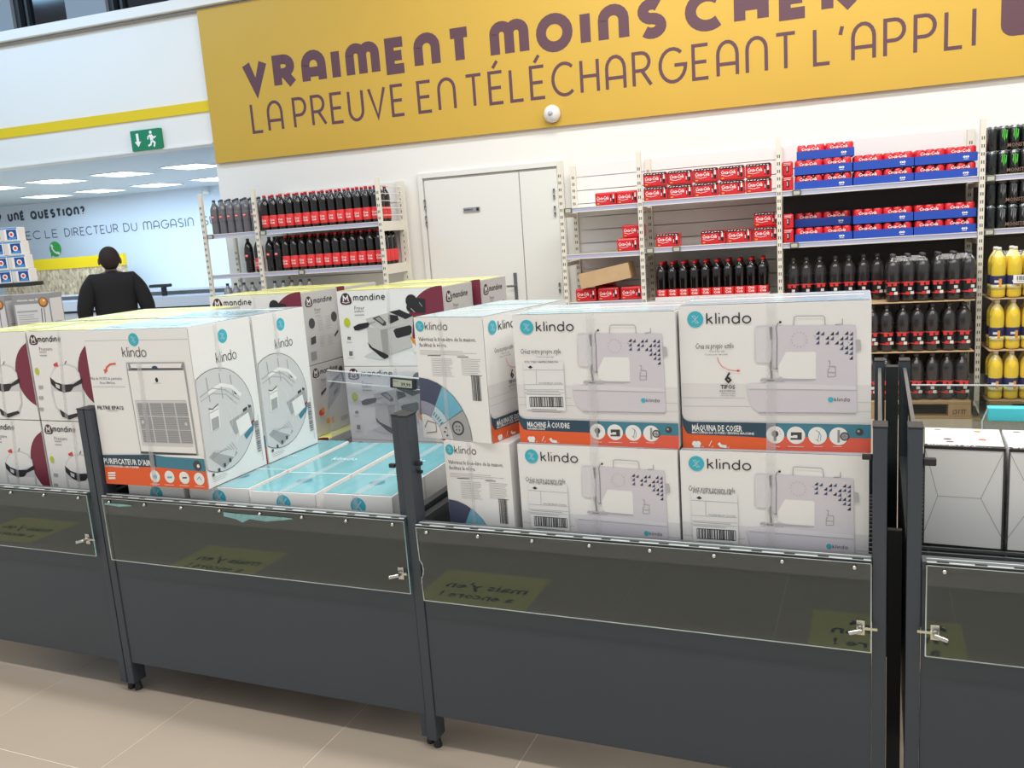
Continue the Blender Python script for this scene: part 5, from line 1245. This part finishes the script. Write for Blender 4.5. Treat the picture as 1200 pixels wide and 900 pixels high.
J = [(0, 0, .86), (0, 0, 1.0), (0, 0, 1.15), (0, -.015, 1.30), (0, -.02, 1.40), (.17, -.015, 1.405), (.235, -.02, 1.33), (.30, -.03, 1.12), (.29, .08, .93), (-.17, -.015, 1.405), (-.235, -.02, 1.33), (-.30, -.03, 1.12), (-.29, .08, .93), (0, -.005, 1.475)]
JE = [(0, 1), (1, 2), (2, 3), (3, 4), (4, 5), (5, 6), (6, 7), (7, 8), (4, 9), (9, 10), (10, 11), (11, 12), (4, 13)]
JR = [(.21, .15), (.215, .15), (.22, .155), (.24, .15), (.17, .12), (.105, .10), (.095, .095), .082, .062, (.105, .10), (.095, .095), .082, .062, (.085, .08)]
skinned('jacket', [tuple(c*K for c in v) for v in J], JE, [tuple(x*K for x in r) if isinstance(r, tuple) else (r*K, r*K) for r in JR], 'jacket', man)
skinned('collar', [(-.06*K, -.045, 1.475*K), (0, -.075, 1.49*K), (.06*K, -.045, 1.475*K)], [(0, 1), (1, 2)], [.024, .028, .024], 'jacket', man)
T_ = [(0, 0, .90), (.10, 0, .84), (.11, .01, .50), (.11, -.01, .12), (-.10, 0, .84), (-.11, .01, .50), (-.11, -.01, .12)]
skinned('trousers', [tuple(c*K for c in v) for v in T_], [(0, 1), (1, 2), (2, 3), (0, 4), (4, 5), (5, 6)], [(.17*K, .12*K), .105*K, .078*K, .07*K, .105*K, .078*K, .07*K], 'trousers', man)
def blob(name, c, r, m, parent, fn=None, seg=20):
    bm = bmesh.new(); bmesh.ops.create_uvsphere(bm, u_segments=seg, v_segments=14, radius=1)
    for v in bm.verts:
        p = v.co.copy()
        if fn: p = fn(p)
        v.co = Vector((c[0]+p.x*r[0], c[1]+p.y*r[1], c[2]+p.z*r[2]))
    for f in bm.faces: f.smooth = True
    me = bpy.data.meshes.new(name); bm.to_mesh(me); bm.free(); me.materials.append(MATS[m]); o = bpy.data.objects.new(name, me); COL.objects.link(o); o.parent = parent; return o
HZ = 1.478
def headf(p):
    q = p.copy()
    if p.z < 0: q.x *= 1-.28*(-p.z); q.y = p.y*(1-.12*(-p.z))+.12*(-p.z)
    return q
hd = blob('head', (0, .02, HZ), (.084, .100, .118), 'skin', man, headf)
blob('hair', (0, .000, HZ+.012), (.092, .098, .116), 'hair', hd, lambda p: Vector((p.x*(1 if p.z > -.2 else 1-.25*(-.2-p.z)), p.y if p.y < .5 else .5+(p.y-.5)*.3, (p.z if p.z > -.75 or p.y > 0 else -.75+(p.z+.75)*.4) if p.y < .35 else max(p.z, -.1+.3*p.y))))
for s_ in (-1, 1):
    blob('ear', (s_*.092, .02, HZ-.01), (.012, .02, .032), 'skin', hd, seg=10)
    blob('eye', (s_*.03, .108, HZ), (.013, .008, .009), 'white_ink', hd, seg=10)
    sh = blob('shoe', (s_*.11*K, .06, .045), (.05, .14, .045), 'shoe', man)
blob('nose', (0, .120, HZ-.025), (.014, .018, .024), 'skin', hd, seg=10); blob('mouth', (0, .108, HZ-.062), (.024, .008, .007), 'maroon', hd, seg=10)
for s_ in (-1, 1):
    hx, hy, hz_ = s_*.28*K, .115*K, .875*K
    hv = [(hx, hy-.02, hz_+.05), (hx, hy, hz_)]; he = [(0, 1)]; hr = [.026, .034]
    for k in range(4):
        b0 = len(hv); dy = -.03+k*.02; L = (.065, .078, .074, .058)[3-k]
        hv += [(hx, hy+dy, hz_-.03), (hx-s_*.006, hy+dy+.006, hz_-.03-L*.5), (hx-s_*.02, hy+dy+.012, hz_-.03-L)]; he += [(1, b0), (b0, b0+1), (b0+1, b0+2)]; hr += [.010, .0085, .007]
    b0 = len(hv); hv += [(hx-s_*.012, hy+.04, hz_-.005), (hx-s_*.02, hy+.058, hz_-.04)]; he += [(1, b0), (b0, b0+1)]; hr += [.011, .0085]
    skinned('hand', hv, he, hr, 'skin', man, 1)

# turn the whole shop so that its back wall squares with the axes
RT = Matrix.Rotation(-WY, 4, 'Z')
for o in list(bpy.data.objects):
    if o.parent is None: o.matrix_world = RT @ o.matrix_basis
